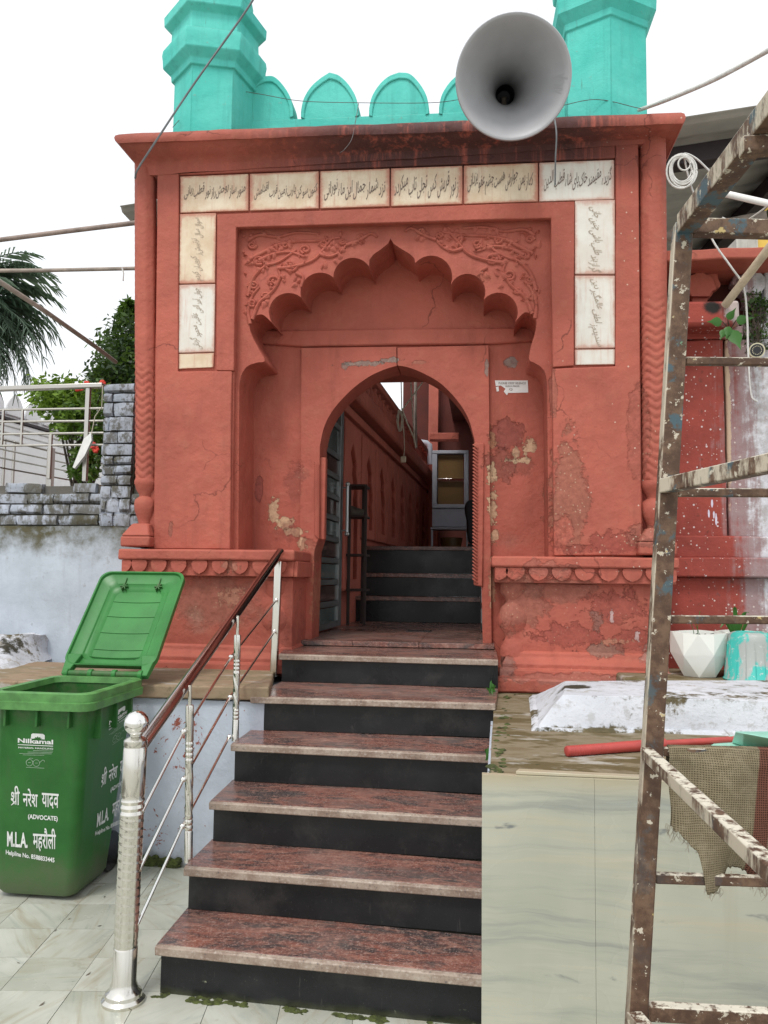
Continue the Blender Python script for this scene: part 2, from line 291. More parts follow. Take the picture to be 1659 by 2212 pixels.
def slabtop(name, a=(.17, .13, .075), b=(.29, .25, .18), moss=.95):
    s = NB(name); n = s.noise(s.scale(s.pos, (1.6, 3.4, 3)), 1.9, 7, .66); n2 = s.noise(s.pos, 9, 7, .7)
    c = s.mix(s.ramp(n, .35, .65), a, b); c = s.mix(s.ramp(n, .47, .58, 0, moss), c, (.105, .078, .032)); c = s.mix(s.ramp(n2, .60, .70, 0, moss), c, (.05, .048, .022))
    c = s.mix(s.ramp(s.noise(s.scale(s.pos, (1.2, 2.4, 2)), 2.6, 6, .65), .58, .66, 0, .8), c, (.40, .38, .34))
    return s.out(c, .85, s.bump(n2, .008, .8), spec=.25)
M['slab'] = slabtop('mossy_stone_slab'); M['ledge'] = slabtop('sandy_ledge_stone', (.25, .17, .11), (.35, .28, .19), .5)
def steel(name, col, rough, var=.06):
    s = NB(name); n = s.noise(s.scale(s.obj(), (40, 40, 3)), 3, 3); c = s.mix(n, tuple(x * (1 - var) for x in col), col)
    return s.out(c, s.ramp(n, .3, .7, rough * .8, rough * 1.3), s.bump(n, .0003, .2), 1.0)
M['steel'] = steel('stainless_steel', (.72, .70, .64), .17); M['chrome'] = steel('polished_steel', (.84, .83, .80), .05); M['alu'] = steel('dull_aluminium', (.55, .56, .56), .38)
M['aludark'] = steel('dark_anodised_aluminium', (.30, .31, .31), .42); M['steelgrey'] = steel('grey_rail_steel', (.50, .48, .44), .34)
M['wood'] = steel('polished_brown_steel_tube', (.50, .45, .44), .14)
M['bin'] = simple('green_plastic', (.024, .120, .024), .42, .2, 5, .0008, 0, .28, True, .4)
def binm():
    s = NB('green_plastic'); v = s.obj(); n = s.noise(v, 4, 6, .65); z = s.xyz()[2]
    c = s.mix(s.ramp(n, .3, .7), (.020, .105, .021), (.030, .145, .030))
    st = s.noise(s.scale(v, (9, 9, .7)), 2., 6, .7); c = s.mix(s.ramp(st, .5, .75, 0, .45), c, (.055, .10, .040))
    du = s.math('MULTIPLY', s.ramp(s.math('ADD', z, s.math('MULTIPLY', s.math('SUBTRACT', n, .5), .5)), .28, .02), .55); c = s.mix(du, c, (.15, .145, .095))
    tp = s.math('MULTIPLY', s.ramp(z, .80, .93), s.ramp(s.noise(v, 11, 7, .7), .42, .62, 0, .5)); c = s.mix(tp, c, (.10, .12, .065))
    sc = s.noise(s.scale(v, (3, 3, 60)), 3, 4, .6); sc2 = s.noise(v, 3.3, 3); c = s.mix(s.math('MULTIPLY', s.ramp(sc, .68, .74, 0, .4), s.ramp(sc2, .52, .6)), c, (.12, .27, .12))
    return s.out(c, s.ramp(n, .3, .7, .36, .52), s.bump(s.noise(v, 40, 4), .0006, .5), spec=.28)
M['bin'] = binm()
M['binlid'] = simple('lit_green_plastic_lid', (.036, .185, .042), .40, .14, 5, .0008, 0, .3, True, .2)  # brighter copy of the bin green: light on the open lid put into the colour
M['binrim'] = simple('scuffed_green_plastic', (.085, .23, .065), .5, .25, 12, .001, 0, .4)
M['print'] = simple('white_print', (.72, .74, .72), .6, .05)
M['printgrey'] = simple('faded_white_print', (.42, .52, .42), .6, .2, 60)
def scaff():
    s = NB('rusty_painted_steel'); v = s.pos
    n = s.noise(v, 9, 7, .7); n2 = s.noise(v, 26, 7, .72); n3 = s.noise(s.scale(v, (1, 1, 1)), 38, 5, .7)
    c = s.mix(s.ramp(n2, .4, .65), (.075, .040, .025), (.15, .09, .055))
    z = s.xyz()[2]
    c = s.mix(s.math('MULTIPLY', s.ramp(n, .54, .60), s.ramp(z, .7, 1.7, .12, .95)), c, (.06, .105, .125))
    c = s.mix(s.ramp(n3, .60, .63, 0, .9), c, (.55, .50, .40)); c = s.mix(s.ramp(s.noise(v, 19, 6, .7), .64, .67, 0, .9), c, (.46, .35, .13))
    c = s.mix(s.ramp(s.noise(v, 15, 5, .7), .67, .70, 0, .8), c, (.16, .32, .2))
    nx_ = s.math('MULTIPLY', s.xyz(s.geo.outputs['Normal'])[0], -1.)
    c = s.mix(s.math('MULTIPLY', s.math('MULTIPLY', s.ramp(nx_, .4, .8), s.ramp(s.noise(s.scale(v, (1, 1, .35)), 13, 7, .72), .44, .56)), s.ramp(z, .5, 1.4, .45, 1.)), c, (.50, .44, .34))
    up = s.xyz(s.geo.outputs['Normal'])[2]
    c = s.mix(s.math('MULTIPLY', s.ramp(up, .3, .7), s.ramp(n3, .42, .56)), c, (.62, .58, .48))
    return s.out(c, .6, s.bump(n2, .0016, .8), spec=.35)
M['scaff'] = scaff()
def jute():
    s = NB('jute_sacking'); x, y, z = s.xyz()
    a = s.math('ADD', x, s.math('MULTIPLY', y, .4))
    f = 1250.
    wx = s.math('SINE', s.math('MULTIPLY', a, f)); wz = s.math('SINE', s.math('MULTIPLY', s.math('ADD', z, s.math('MULTIPLY', s.noise(s.pos, 6, 3), .01)), f))
    k = s.math('MAXIMUM', wx, wz); n = s.noise(s.pos, 40, 5, .7); n1 = s.noise(s.pos, 5, 4)
    c = s.mix(s.ramp(k, -.2, .8), (.115, .095, .058), (.235, .195, .125)); c = s.mix(s.ramp(n, .4, .7, 0, .35), c, (.38, .33, .23)); c = s.mix(s.ramp(n1, .45, .7, 0, .35), c, (.15, .12, .075))
    sx = s.math('ABSOLUTE', s.math('SUBTRACT', s.math('SUBTRACT', x, s.math('MULTIPLY', s.math('SUBTRACT', z, .9), .10)), STRIPE))
    c = s.mix(s.ramp(sx, .020, .016, 0, .85), c, s.mix(s.ramp(k, -.2, .8), (.05, .015, .012), (.17, .055, .04)))
    return s.out(c, .95, s.bump(k, .0012, .8), spec=.1)
M['horn'] = simple('grey_horn_paint', (.36, .36, .375), .42, .06, 5, .0004)
M['hornd'] = simple('dark_horn_throat', (.03, .03, .045), .5)
M['cable'] = simple('grey_cable', (.16, .17, .18), .5); M['wcable'] = simple('white_cable', (.62, .61, .58), .5, .1, 30); M['wire'] = simple('thin_dark_wire', (.09, .08, .08), .6)
M['pipe'] = simple('weathered_pipe', (.30, .25, .21), .6, .25, 9, .002); M['pipeg'] = simple('pipe_brown_green', (.26, .20, .17), .6, .3, 7, .002)
M['pvc'] = simple('white_pvc', (.72, .71, .68), .4, .06); M['bamboo'] = simple('pale_wood_pole', (.50, .42, .30), .7, .2, 10, .002)
M['sheet'] = simple('grey_roof_sheet', (.34, .32, .28), .6, .1, 6, .001, 0, .4, False); M['beam'] = simple('dark_steel_beam', (.028, .018, .02), .6, .2)
M['white'] = simple('white_building_paint', (.86, .87, .88), .8, .04, 3, .004, 0, .3, False); M['dirtywhite'] = simple('stained_white_paint', (.52, .50, .45), .8, .2, 3, .004, 0, .3, False, .5)
M['yellow'] = simple('yellow_wall_paint', (.75, .50, .10), .8, .08, 3)
M['planter'] = simple('white_planter_plastic', (.74, .75, .69), .4, .04, 4); M['soil'] = simple('black_soil', (.022, .017, .014), .95, .5, 60, .01)
def bucketm():
    s = NB('paint_splashed_bucket'); n = s.noise(s.scale(s.pos, (5, 5, 2.4)), 1.9, 5, .6); n2 = s.noise(s.pos, 40, 6, .7)
    c = s.mix(s.ramp(n, .42, .50), (.34, .36, .34), (.04, .43, .37)); c = s.mix(s.ramp(n2, .58, .64, 0, .8), c, (.46, .48, .46)); return s.out(c, .5, s.bump(n, .002, .5))
M['bucket'] = bucketm(); M['mint'] = simple('mint_green_plastic', (.32, .66, .54), .4, .05); M['redpl'] = simple('red_plastic', (.42, .06, .05), .42, .12, 10)
M['paper'] = simple('white_notice_paper', (.72, .70, .68), .7, .06, 20); M['glass'] = simple('dim_grey_door_glass', (.10, .13, .125), .12, .25, 3, .0003, 0, .6); M['glassd'] = simple('dark_door_glass', (.07, .045, .04), .12, .2, 3, .0003, 0, .6)
M['goldpane'] = simple('amber_cabinet_pane', (.17, .095, .03), .45, .12, 60, .001); M['deskw'] = simple('grey_white_panel', (.42, .44, .50), .6, .05)
M['dark'] = simple('dark_brown_timber', (.03, .017, .014), .7, .3); M['chair'] = simple('black_chair_fabric', (.02, .02, .024), .8, .2); M['shoe'] = simple('worn_leather', (.10, .08, .06), .7, .3)
M['hall'] = simple('shaded_hall_wall', (.10, .028, .022), .85, .2, 3, .003, 0, .3, False); M['rope'] = simple('pale_rope', (.46, .42, .33), .8, .2, 40)
M['plastic_w'] = simple('cloudy_plastic_scrap', (.62, .62, .60), .35, .1); M['cream'] = simple('cream_camera_housing', (.62, .57, .40), .4, .06); M['lens'] = simple('black_lens', (.012, .012, .014), .15)
def leafm(name, a, b):
    s = NB(name); v = s.noise(s.pos, 14, 3); g = s.n('ObjectInfo'); at = s.n('Attribute'); at.attribute_name = 'tint'
    c = s.mix(at.outputs['Fac'], a, b); m = s.out(c, .45, None, spec=.4)
    s.b.inputs['Transmission Weight'].default_value = 0.; s.b.inputs['Subsurface Weight'].default_value = 0.
    tr = s.n('BsdfTranslucent'); s.setin(tr.inputs['Color'], s.mix(.5, c, (.12, .20, .02))); mx = s.n('MixShader'); mx.inputs[0].default_value = .3
    o = s.t.nodes['Material Output']; s.l(s.b.outputs[0], mx.inputs[1]); s.l(tr.outputs[0], mx.inputs[2]); s.l(mx.outputs[0], o.inputs[0]); return m
M['leafb'] = leafm('bright_leaf', (.045, .11, .016), (.20, .33, .03)); M['leafd'] = leafm('dark_leaf', (.02, .045, .015), (.10, .19, .03)); M['palm'] = leafm('palm_leaf', (.07, .12, .085), (.19, .27, .19))
M['leafs'] = leafm('seedling_leaf', (.05, .17, .03), (.10, .28, .06)); M['bark'] = simple('rough_bark', (.07, .055, .04), .9, .3, 12, .01); M['flower'] = simple('red_petal', (.60, .05, .03), .6, .2)
M['moss'] = simple('green_moss', (.06, .075, .018), .95, .5, 40, .01)

# ------------------------------------------------------------------ mesh helpers
class MB:
    def __init__(s): s.v = []; s.f = []; s.mi = []; s.cur = 0
    def add(s, vs, fs):
        o = len(s.v); s.v += [tuple(x) for x in vs]; s.f += [tuple(i + o for i in f) for f in fs]; s.mi += [s.cur] * len(fs); return s
    def box(s, a, b):
        x0, y0, z0 = a; x1, y1, z1 = b
        return s.hexa([(x0, y0, z0), (x1, y0, z0), (x1, y1, z0), (x0, y1, z0)], [(x0, y0, z1), (x1, y0, z1), (x1, y1, z1), (x0, y1, z1)])
    def hexa(s, lo, hi):  # two loops of equal length (ccw from above), closed solid
        n = len(lo); fs = [tuple(range(n))[::-1], tuple(range(n, 2 * n))] + [(i, (i + 1) % n, n + (i + 1) % n, n + i) for i in range(n)]
        return s.add(list(lo) + list(hi), fs)
    def prism(s, pts, y0, y1, holes=()):   # (x,z) outline pushed along y
        loops = [list(pts)] + [list(h) for h in holes]; flat = [p for l in loops for p in l]; n = len(flat)
        tri = tessellate_polygon([[Vector((p[0], p[1], 0)) for p in l] for l in loops])
        vs = [(p[0], y0, p[1]) for p in flat] + [(p[0], y1, p[1]) for p in flat]; fs = []
        for a, b, c in tri:
            A, B, C = flat[a], flat[b], flat[c]
            cr = (B[0] - A[0]) * (C[1] - A[1]) - (B[1] - A[1]) * (C[0] - A[0])
            if cr < 0: b, c = c, b
            fs += [(a, b, c), (n + a, n + c, n + b)]
        o = 0
        for k, l in enumerate(loops):
            m = len(l); ar = sum(l[i][0] * l[(i + 1) % m][1] - l[(i + 1) % m][0] * l[i][1] for i in range(m))
            ccw = (ar > 0) == (k == 0)
            for i in range(m):
                i0, i1 = o + i, o + (i + 1) % m
                fs.append((i0, n + i0, n + i1, i1) if ccw else (i0, i1, n + i1, n + i0))
            o += m
        return s.add(vs, fs)
    def flat(s, pts3):  # planar polygon, any number of points, in 3D
        return s.add(pts3, [tuple(range(len(pts3)))])
    def tube(s, path, r, n=8, cap=True, rf=None):
        path = [Vector(p) for p in path]; k = len(path); vs = []; fs = []; prev = None
        for i, p in enumerate(path):
            t = (path[min(i + 1, k - 1)] - path[max(i - 1, 0)]).normalized()
            if prev is None:
                a = Vector((0, 0, 1)) if abs(t.z) < .9 else Vector((1, 0, 0)); e1 = t.cross(a).normalized()
            else: e1 = (prev - t * prev.dot(t)).normalized()
            prev = e1; e2 = t.cross(e1); rr = rf(i / (k - 1)) if rf else r
            for j in range(n):
                q = 2 * math.pi * j / n; vs.append(p + e1 * (rr * math.cos(q)) + e2 * (rr * math.sin(q)))
        for i in range(k - 1):
            for j in range(n): fs.append((i * n + j, i * n + (j + 1) % n, (i + 1) * n + (j + 1) % n, (i + 1) * n + j))
        if cap: fs += [tuple(range(n))[::-1], tuple(range((k - 1) * n, k * n))]
        return s.add(vs, fs)
    def lathe(s, prof, c=(0, 0, 0), axis=(0, 0, 1), n=24, ph=0., cap=True):  # prof: (r, h)
        c = Vector(c); ax = Vector(axis).normalized(); a = Vector((0, 0, 1)) if abs(ax.z) < .9 else Vector((1, 0, 0))
        e1 = ax.cross(a).normalized() if abs(ax.z) < .9 else Vector((1, 0, 0)); e2 = ax.cross(e1); vs = []; fs = []
        for r, h in prof:
            for j in range(n):
                q = ph + 2 * math.pi * j / n; vs.append(c + ax * h + e1 * (r * math.cos(q)) + e2 * (r * math.sin(q)))
        k = len(prof)
        for i in range(k - 1):
            for j in range(n): fs.append((i * n + j, i * n + (j + 1) % n, (i + 1) * n + (j + 1) % n, (i + 1) * n + j))
        if cap: fs += [tuple(range(n))[::-1], tuple(range((k - 1) * n, k * n))]
        return s.add(vs, fs)
    def bar(s, p, q, w, h, up=(0, 0, 1)):  # rectangular bar from p to q
        p, q = Vector(p), Vector(q); t = (q - p).normalized(); e1 = t.cross(Vector(up)).normalized(); e2 = e1.cross(t)
        o = [(-1, -1), (1, -1), (1, 1), (-1, 1)]
        lo = [p + e1 * (a * w / 2) + e2 * (b * h / 2) for a, b in o]; hi = [q + e1 * (a * w / 2) + e2 * (b * h / 2) for a, b in o]
        return s.hexa(lo, hi)
    def ball(s, c, r, n=14, sq=(1, 1, 1)):
        m = n // 2 + 1; vs = []; fs = []; c = Vector(c)
        for i in range(m + 1):
            t = math.pi * i / m
            for j in range(n):
                q = 2 * math.pi * j / n; vs.append((c.x + r * sq[0] * math.sin(t) * math.cos(q), c.y + r * sq[1] * math.sin(t) * math.sin(q), c.z - r * sq[2] * math.cos(t)))
        for i in range(m):
            for j in range(n): fs.append((i * n + j, i * n + (j + 1) % n, (i + 1) * n + (j + 1) % n, (i + 1) * n + j))
        return s.add(vs, fs)
    def xf(s, m): s.v = [tuple(m @ Vector(p)) for p in s.v]; return s
    def build(s, name, mat, parent=None, bevel=0., seg=2, smooth=35, fix=True, jit=0., jsc=6.):
        me = bpy.data.meshes.new(name); me.from_pydata(s.v, [], s.f)
        mats = mat if isinstance(mat, (list, tuple)) else [mat]
        for q in mats: me.materials.append(q)
        if len(mats) > 1: me.polygons.foreach_set('material_index', s.mi)
        if fix:
            bm = bmesh.new(); bm.from_mesh(me); bmesh.ops.remove_doubles(bm, verts=bm.verts, dist=1e-5); bmesh.ops.recalc_face_normals(bm, faces=bm.faces)
            if jit:
                for v in bm.verts: v.co += noise.noise_vector(v.co * jsc) * jit
            bm.to_mesh(me); bm.free()
        o = bpy.data.objects.new(name, me); COL.objects.link(o)
        if smooth:
            me.polygons.foreach_set('use_smooth', [True] * len(me.polygons)); me.set_sharp_from_angle(angle=R(smooth))
        if bevel:
            b = o.modifiers.new('bevel', 'BEVEL'); b.width = bevel; b.segments = seg; b.limit_method = 'ANGLE'; b.angle_limit = R(35); b.harden_normals = False
        if parent is not None:
            o.parent = parent; o.matrix_parent_inverse = parent.matrix_world.inverted()
        return o
def tag(o, label=None, cat=None, group=None, kind=None):
    if label: o['label'] = label
    if cat: o['category'] = cat
    if group: o['group'] = group
    if kind: o['kind'] = kind
    return o
def thing(name, loc, label, cat, group=None):
    o = bpy.data.objects.new(name, None); COL.objects.link(o); o.location = loc; o.empty_display_size = .1
    o.matrix_world = Matrix.Translation(Vector(loc)); return tag(o, label, cat, group)
def rough(mb_obj, cuts, amp, sc, seed=0.):
    """subdivide a mesh object and push its points about so that it reads as hand made"""
    me = mb_obj.data; bm = bmesh.new(); bm.from_mesh(me)
    bmesh.ops.subdivide_edges(bm, edges=bm.edges, cuts=cuts, use_grid_fill=True)
    for v in bm.verts: v.co += noise.noise_vector(v.co * sc + Vector((seed, 0, 0))) * amp + noise.noise_vector(v.co * sc * 3.1) * amp * .4
    bm.to_mesh(me); bm.free(); me.polygons.foreach_set('use_smooth', [True] * len(me.polygons)); me.set_sharp_from_angle(angle=R(50)); return mb_obj
def dup(o, parent, loc=None, rot=None):
    c = o.copy(); COL.objects.link(c); c.parent = parent
    if parent is not None: c.matrix_parent_inverse = parent.matrix_world.inverted()
    if loc is not None: c.location = loc
    if rot is not None: c.rotation_euler = rot
    return c
def arc3(a, b, c, n=10):
    """points of the circle through a, b, c (2D), from a to c"""
    (ax, ay), (bx, by), (cx, cy) = a, b, c
    d = 2 * (ax * (by - cy) + bx * (cy - ay) + cx * (ay - by))
    ux = ((ax * ax + ay * ay) * (by - cy) + (bx * bx + by * by) * (cy - ay) + (cx * cx + cy * cy) * (ay - by)) / d
    uy = ((ax * ax + ay * ay) * (cx - bx) + (bx * bx + by * by) * (ax - cx) + (cx * cx + cy * cy) * (bx - ax)) / d
    r = math.hypot(ax - ux, ay - uy); t0, t1, t2 = [math.atan2(p[1] - uy, p[0] - ux) for p in (a, b, c)]
    tau = 2 * math.pi; d1 = (t1 - t0) % tau; d2 = (t2 - t0) % tau
    if d1 > d2: d2 -= tau
    return [(ux + r * math.cos(t0 + d2 * i / n), uy + r * math.sin(t0 + d2 * i / n)) for i in range(n + 1)]
def spline(pts, n=8, closed=False):
    """Catmull-Rom through points of any dimension"""
    P_ = [Vector(p) for p in pts]; k = len(P_); out = []
    for i in range(k - 1 if not closed else k):
        p0 = P_[i - 1] if (i > 0 or closed) else P_[0] * 2 - P_[1]; p1 = P_[i]; p2 = P_[(i + 1) % k]
        p3 = P_[(i + 2) % k] if (i + 2 < k or closed) else P_[k - 1] * 2 - P_[k - 2]
        for j in range(n):
            t = j / n
            out.append(.5 * ((2 * p1) + (p2 - p0) * t + (2 * p0 - 5 * p1 + 4 * p2 - p3) * t * t + (-p0 + 3 * p1 - 3 * p2 + p3) * t ** 3))
    if not closed: out.append(P_[-1])
    return out
def XZ(pts, y): return [(q.x, q.z) for q in (on_y(u, v, y) for u, v in pts)]

# ------------------------------------------------------------------ lettering
AR = {'ا': (0xFE8D, 0xFE8E, None, None), 'آ': (0xFE81, 0xFE82, None, None), 'ب': (0xFE8F, 0xFE90, 0xFE91, 0xFE92), 'پ': (0xFB56, 0xFB57, 0xFB58, 0xFB59), 'ت': (0xFE95, 0xFE96, 0xFE97, 0xFE98),
      'ث': (0xFE99, 0xFE9A, 0xFE9B, 0xFE9C), 'ج': (0xFE9D, 0xFE9E, 0xFE9F, 0xFEA0), 'چ': (0xFB7A, 0xFB7B, 0xFB7C, 0xFB7D), 'ح': (0xFEA1, 0xFEA2, 0xFEA3, 0xFEA4), 'خ': (0xFEA5, 0xFEA6, 0xFEA7, 0xFEA8),
      'د': (0xFEA9, 0xFEAA, None, None), 'ذ': (0xFEAB, 0xFEAC, None, None), 'ر': (0xFEAD, 0xFEAE, None, None), 'ز': (0xFEAF, 0xFEB0, None, None), 'س': (0xFEB1, 0xFEB2, 0xFEB3, 0xFEB4), 'ش': (0xFEB5, 0xFEB6, 0xFEB7, 0xFEB8),
      'ط': (0xFEC1, 0xFEC2, 0xFEC3, 0xFEC4), 'ع': (0xFEC9, 0xFECA, 0xFECB, 0xFECC), 'ف': (0xFED1, 0xFED2, 0xFED3, 0xFED4), 'ق': (0xFED5, 0xFED6, 0xFED7, 0xFED8), 'ک': (0xFB8E, 0xFB8F, 0xFB90, 0xFB91), 'گ': (0xFB92, 0xFB93, 0xFB94, 0xFB95),
      'ل': (0xFEDD, 0xFEDE, 0xFEDF, 0xFEE0), 'م': (0xFEE1, 0xFEE2, 0xFEE3, 0xFEE4), 'ن': (0xFEE5, 0xFEE6, 0xFEE7, 0xFEE8), 'و': (0xFEED, 0xFEEE, None, None), 'ه': (0xFEE9, 0xFEEA, 0xFEEB, 0xFEEC), 'ی': (0xFBFC, 0xFBFD, 0xFBFE, 0xFBFF), 'ص': (0xFEB9, 0xFEBA, 0xFEBB, 0xFEBC)}
def persian(word):
    out = []
    for i, ch in enumerate(word):
        f = AR.get(ch)
        if not f: out.append(ch); continue
        pj = i > 0 and word[i - 1] in AR and AR[word[i - 1]][2] is not None
        nj = f[2] is not None and i + 1 < len(word) and word[i + 1] in AR
        k = 3 if (pj and nj) else 2 if nj else 1 if pj else 0
        out.append(chr(f[k] or f[0]))
    return ''.join(out[::-1])
TXT = {}
def glyphs(s, off=0., shear=0.):
    """flat triangles of a line of text; the pieces lie at slightly different heights so that none share a plane"""
    key = (s, off, shear)
    if key in TXT: return TXT[key]
    c = bpy.data.curves.new('lettering', 'FONT'); c.body = s; c.size = 1; c.offset = off; c.shear = shear; c.resolution_u = 4
    o = bpy.data.objects.new('lettering', c); COL.objects.link(o)
    dg = bpy.context.evaluated_depsgraph_get(); dg.update()
    me = bpy.data.meshes.new_from_object(o.evaluated_get(dg)); bpy.data.objects.remove(o)
    bm = bmesh.new(); bm.from_mesh(me); bmesh.ops.remove_doubles(bm, verts=bm.verts, dist=1e-6); bm.verts.index_update()
    seen = {}; k = 0
    for v in bm.verts:
        if v.index in seen: continue
        st = [v]; seen[v.index] = k
        while st:
            a = st.pop()
            for e in a.link_edges:
                b = e.other_vert(a)
                if b.index not in seen: seen[b.index] = k; st.append(b)
        k += 1
    vs = [(v.co.x, v.co.y, seen[v.index] % 7) for v in bm.verts]; fs = [tuple(x.index for x in f.verts) for f in bm.faces]
    bm.free(); bpy.data.meshes.remove(me); TXT[key] = (vs, fs); return TXT[key]
def nast(s):
    """Persian line: every word drops towards its end, as hanging script does"""
    vs, fs = [], []; x = 0.
    for wd in s.split()[::-1]:
        gv, gf = glyphs(persian(wd), .002, .12)
        if not gv: continue
        x0 = min(p[0] for p in gv); x1 = max(p[0] for p in gv); o = len(vs)
        vs += [(p[0] - x0 + x, p[1] * 1.12 + (p[0] - x0) * .26, p[2]) for p in gv]; fs += [tuple(i + o for i in f) for f in gf]
        x += (x1 - x0) + .10
    return vs, fs
def letter(name, g, BL, BR, TL, mat, parent, lift=.0012, body=None):
    """fit lettering into the parallelogram BL-BR-TL (3D points), lifted off its plane"""
    vs, fs = g
    a, b = body or (min(p[1] for p in vs), max(p[1] for p in vs)); x0 = min(p[0] for p in vs); x1 = max(p[0] for p in vs)
    ex = (BR - BL); ey = (TL - BL); n = ex.cross(ey).normalized()
    mb = MB(); mb.add([BL + ex * ((p[0] - x0) / (x1 - x0)) + ey * ((p[1] - a) / (b - a)) + n * (lift + .00022 * p[2]) for p in vs], fs)
    return mb.build(name, mat, parent, fix=False, smooth=0)

# ================================================================== GATEWAY
YW, YP, YS, YB, YE = 5.11, 5.16, 5.475, 5.51, 6.25
gate = thing('gateway', (0, 5.6, 1.0), 'red limewashed gateway with cusped arch and turquoise battlements at top of steps', 'gateway')
LX = on_y(334, 700, 5.1).x; RX = on_y(1384, 700, 5.1).x
op = XZ([(510, 491), (1190, 470), (1198, 1440), (496, 1440)], YW)
zt = 4.30
mb = MB(); mb.prism([(LX, .9), (RX, .9), (RX, zt), (LX, zt)], YW, YE, holes=[op[::-1]])
mb.build('main_wall', M['red'], gate, .012)
# raised plaster fields round the inscriptions
def field(pts, y0, name='plaster_field', bev=.008): rough(MB().prism(XZ(pts, y0), y0, YW + .01).build(name, M['red'], gate, bev, 2), 5, .0035, 4)
field([(340, 352), (386, 348), (384, 802), (500, 802), (497, 1186), (331, 1186)], 5.08)
field([(1330, 300), (1379, 298), (1387, 1200), (1197, 1200), (1193, 797), (1330, 791)], 5.08)
field([(387, 340), (1329, 300), (1329, 341), (387, 377)], 5.082, 'plaster_band')
field([(469, 463), (1241, 434), (1239, 791), (1194, 793.5), (1190, 470), (510, 491), (505, 801), (467, 801)], 5.086, 'plaster_frame', .010)
# cusped arch
L1 = [(843.6, 515), (838, 526), (822, 539), (807, 549), (798, 561), (797, 575)]
Lc = L1 + arc3((797, 575), (757, 557), (720, 599), 12)[1:] + arc3((720, 599), (668, 596), (650, 642), 12)[1:] + arc3((650, 642), (598, 641), (586, 695), 12)[1:] \
    + [tuple(p) for p in spline([(586, 695), (566, 679), (546, 687), (539, 705), (545, 727), (558, 752), (572, 779), (556, 783), (536, 790), (523, 806), (517, 830)], 4)][1:]
R1 = [(843.6, 515), (850, 526), (868, 538), (886, 549), (895, 558), (897, 568)]
Rc = R1 + arc3((897, 568), (945, 554), (974, 614), 12)[1:] + arc3((974, 614), (1024, 594), (1045, 647), 12)[1:] + arc3((1045, 647), (1097, 637), (1113, 695), 12)[1:] \
    + [tuple(p) for p in spline([(1113, 695), (1133, 675), (1152, 681), (1159, 697), (1155, 722), (1147, 748), (1143, 776), (1153, 783), (1168, 792), (1178, 806), (1182, 828)], 4)][1:]
outl = [(506, 485), (1194, 464), (1200, 1440), (1187, 1440)] + Rc[::-1] + Lc[1:] + [(513, 1440), (494, 1440)]
MB().prism(XZ(outl, YP), YP, YB + .01).build('cusped_arch_panel', M['red'], gate, .016, 3)
# carved scroll work on the spandrels
rel = MB(); rnd = random.Random(3)
def vine(pts, r0=.015, r1=.009):
    q = [on_y(u, v, YP - .001) for u, v in spline(pts, 7)]; rel.tube([tuple(p) for p in q], 0, 6, True, lambda t: r0 + (r1 - r0) * t)
def leafb(u, v, a, l, wd=.4):
    c = on_y(u, v, YP - .002); d = Vector((math.cos(a), 0, math.sin(a))) * S(l); e = Vector((-math.sin(a), 0, math.cos(a))) * S(l * wd); n_ = 9; vs = [c + Vector((0, -.019, 0))]; 
    for i in range(n_):
        t = 2 * math.pi * i / n_; rr = 1 + .22 * math.cos(3 * t); vs.append(c + d * math.cos(t) * rr + e * math.sin(t) * rr + Vector((0, .003, 0)))
    rel.add(vs, [(0, 1 + i, 1 + (i + 1) % n_) for i in range(n_)])
def swirl(u, v, r, a0, turns=1.4, sgn=1):
    vine([(u + r * (1 - .8 * t / 9) * math.cos(a0 + sgn * turns * 6.28 * t / 9), v + r * .8 * (1 - .8 * t / 9) * math.sin(a0 + sgn * turns * 6.28 * t / 9)) for t in range(10)], .012, .009)
for mir in (0, 1):
    q = (lambda u, v: (u, v)) if not mir else (lambda u, v: (1690 - u + (v - 520) * .03, v - 12))
    def mv(l): vine([q(*p) for p in l])
    mv([(545, 690), (560, 655), (590, 628), (605, 600), (600, 580)]); mv([(600, 580), (640, 575), (680, 560), (705, 530), (720, 512)])
    mv([(535, 640), (548, 600), (575, 575), (605, 565), (640, 540)]); mv([(540, 560), (570, 545), (600, 530), (640, 522), (690, 520), (735, 513)])
    mv([(690, 548), (712, 555), (735, 545), (748, 530)]); mv([(748, 530), (775, 520), (800, 505), (815, 512)]); mv([(540, 700), (536, 670), (545, 640), (560, 620)]); mv([(560, 563), (590, 550), (625, 545), (660, 555)]); mv([(535, 520), (560, 508), (600, 512), (640, 503), (690, 505)]); mv([(640, 590), (655, 600), (650, 620)])
    sg = -1 if mir else 1
    for (u, v, r, a) in ((627, 574, 17, 0), (593, 607, 14, 2), (560, 563, 13, 1), (548, 618, 12, 3), (700, 527, 10, 1), (660, 540, 12, 2), (740, 522, 9, 0), (545, 655, 10, 1), (575, 640, 9, 3), (545, 530, 10, 0), (615, 530, 11, 2), (780, 512, 8, 1)):
        swirl(*q(u, v), r, a, 1.4, sg)
    for i in range(300):
        u = rnd.uniform(526, 815); v = rnd.uniform(505, 705)
        lim = 700 - (u - 545) * .60 if u < 760 else 556
        if v > lim - 27 or noise.noise(V(u * .03, v * .035, 2)) < -.12: continue
        leafb(*q(u, v), rnd.uniform(0, 6.28), rnd.uniform(5, 11), rnd.uniform(.35, .8))
tag(rel.build('floral_relief', M['redplain'], gate, smooth=60), kind='stuff')
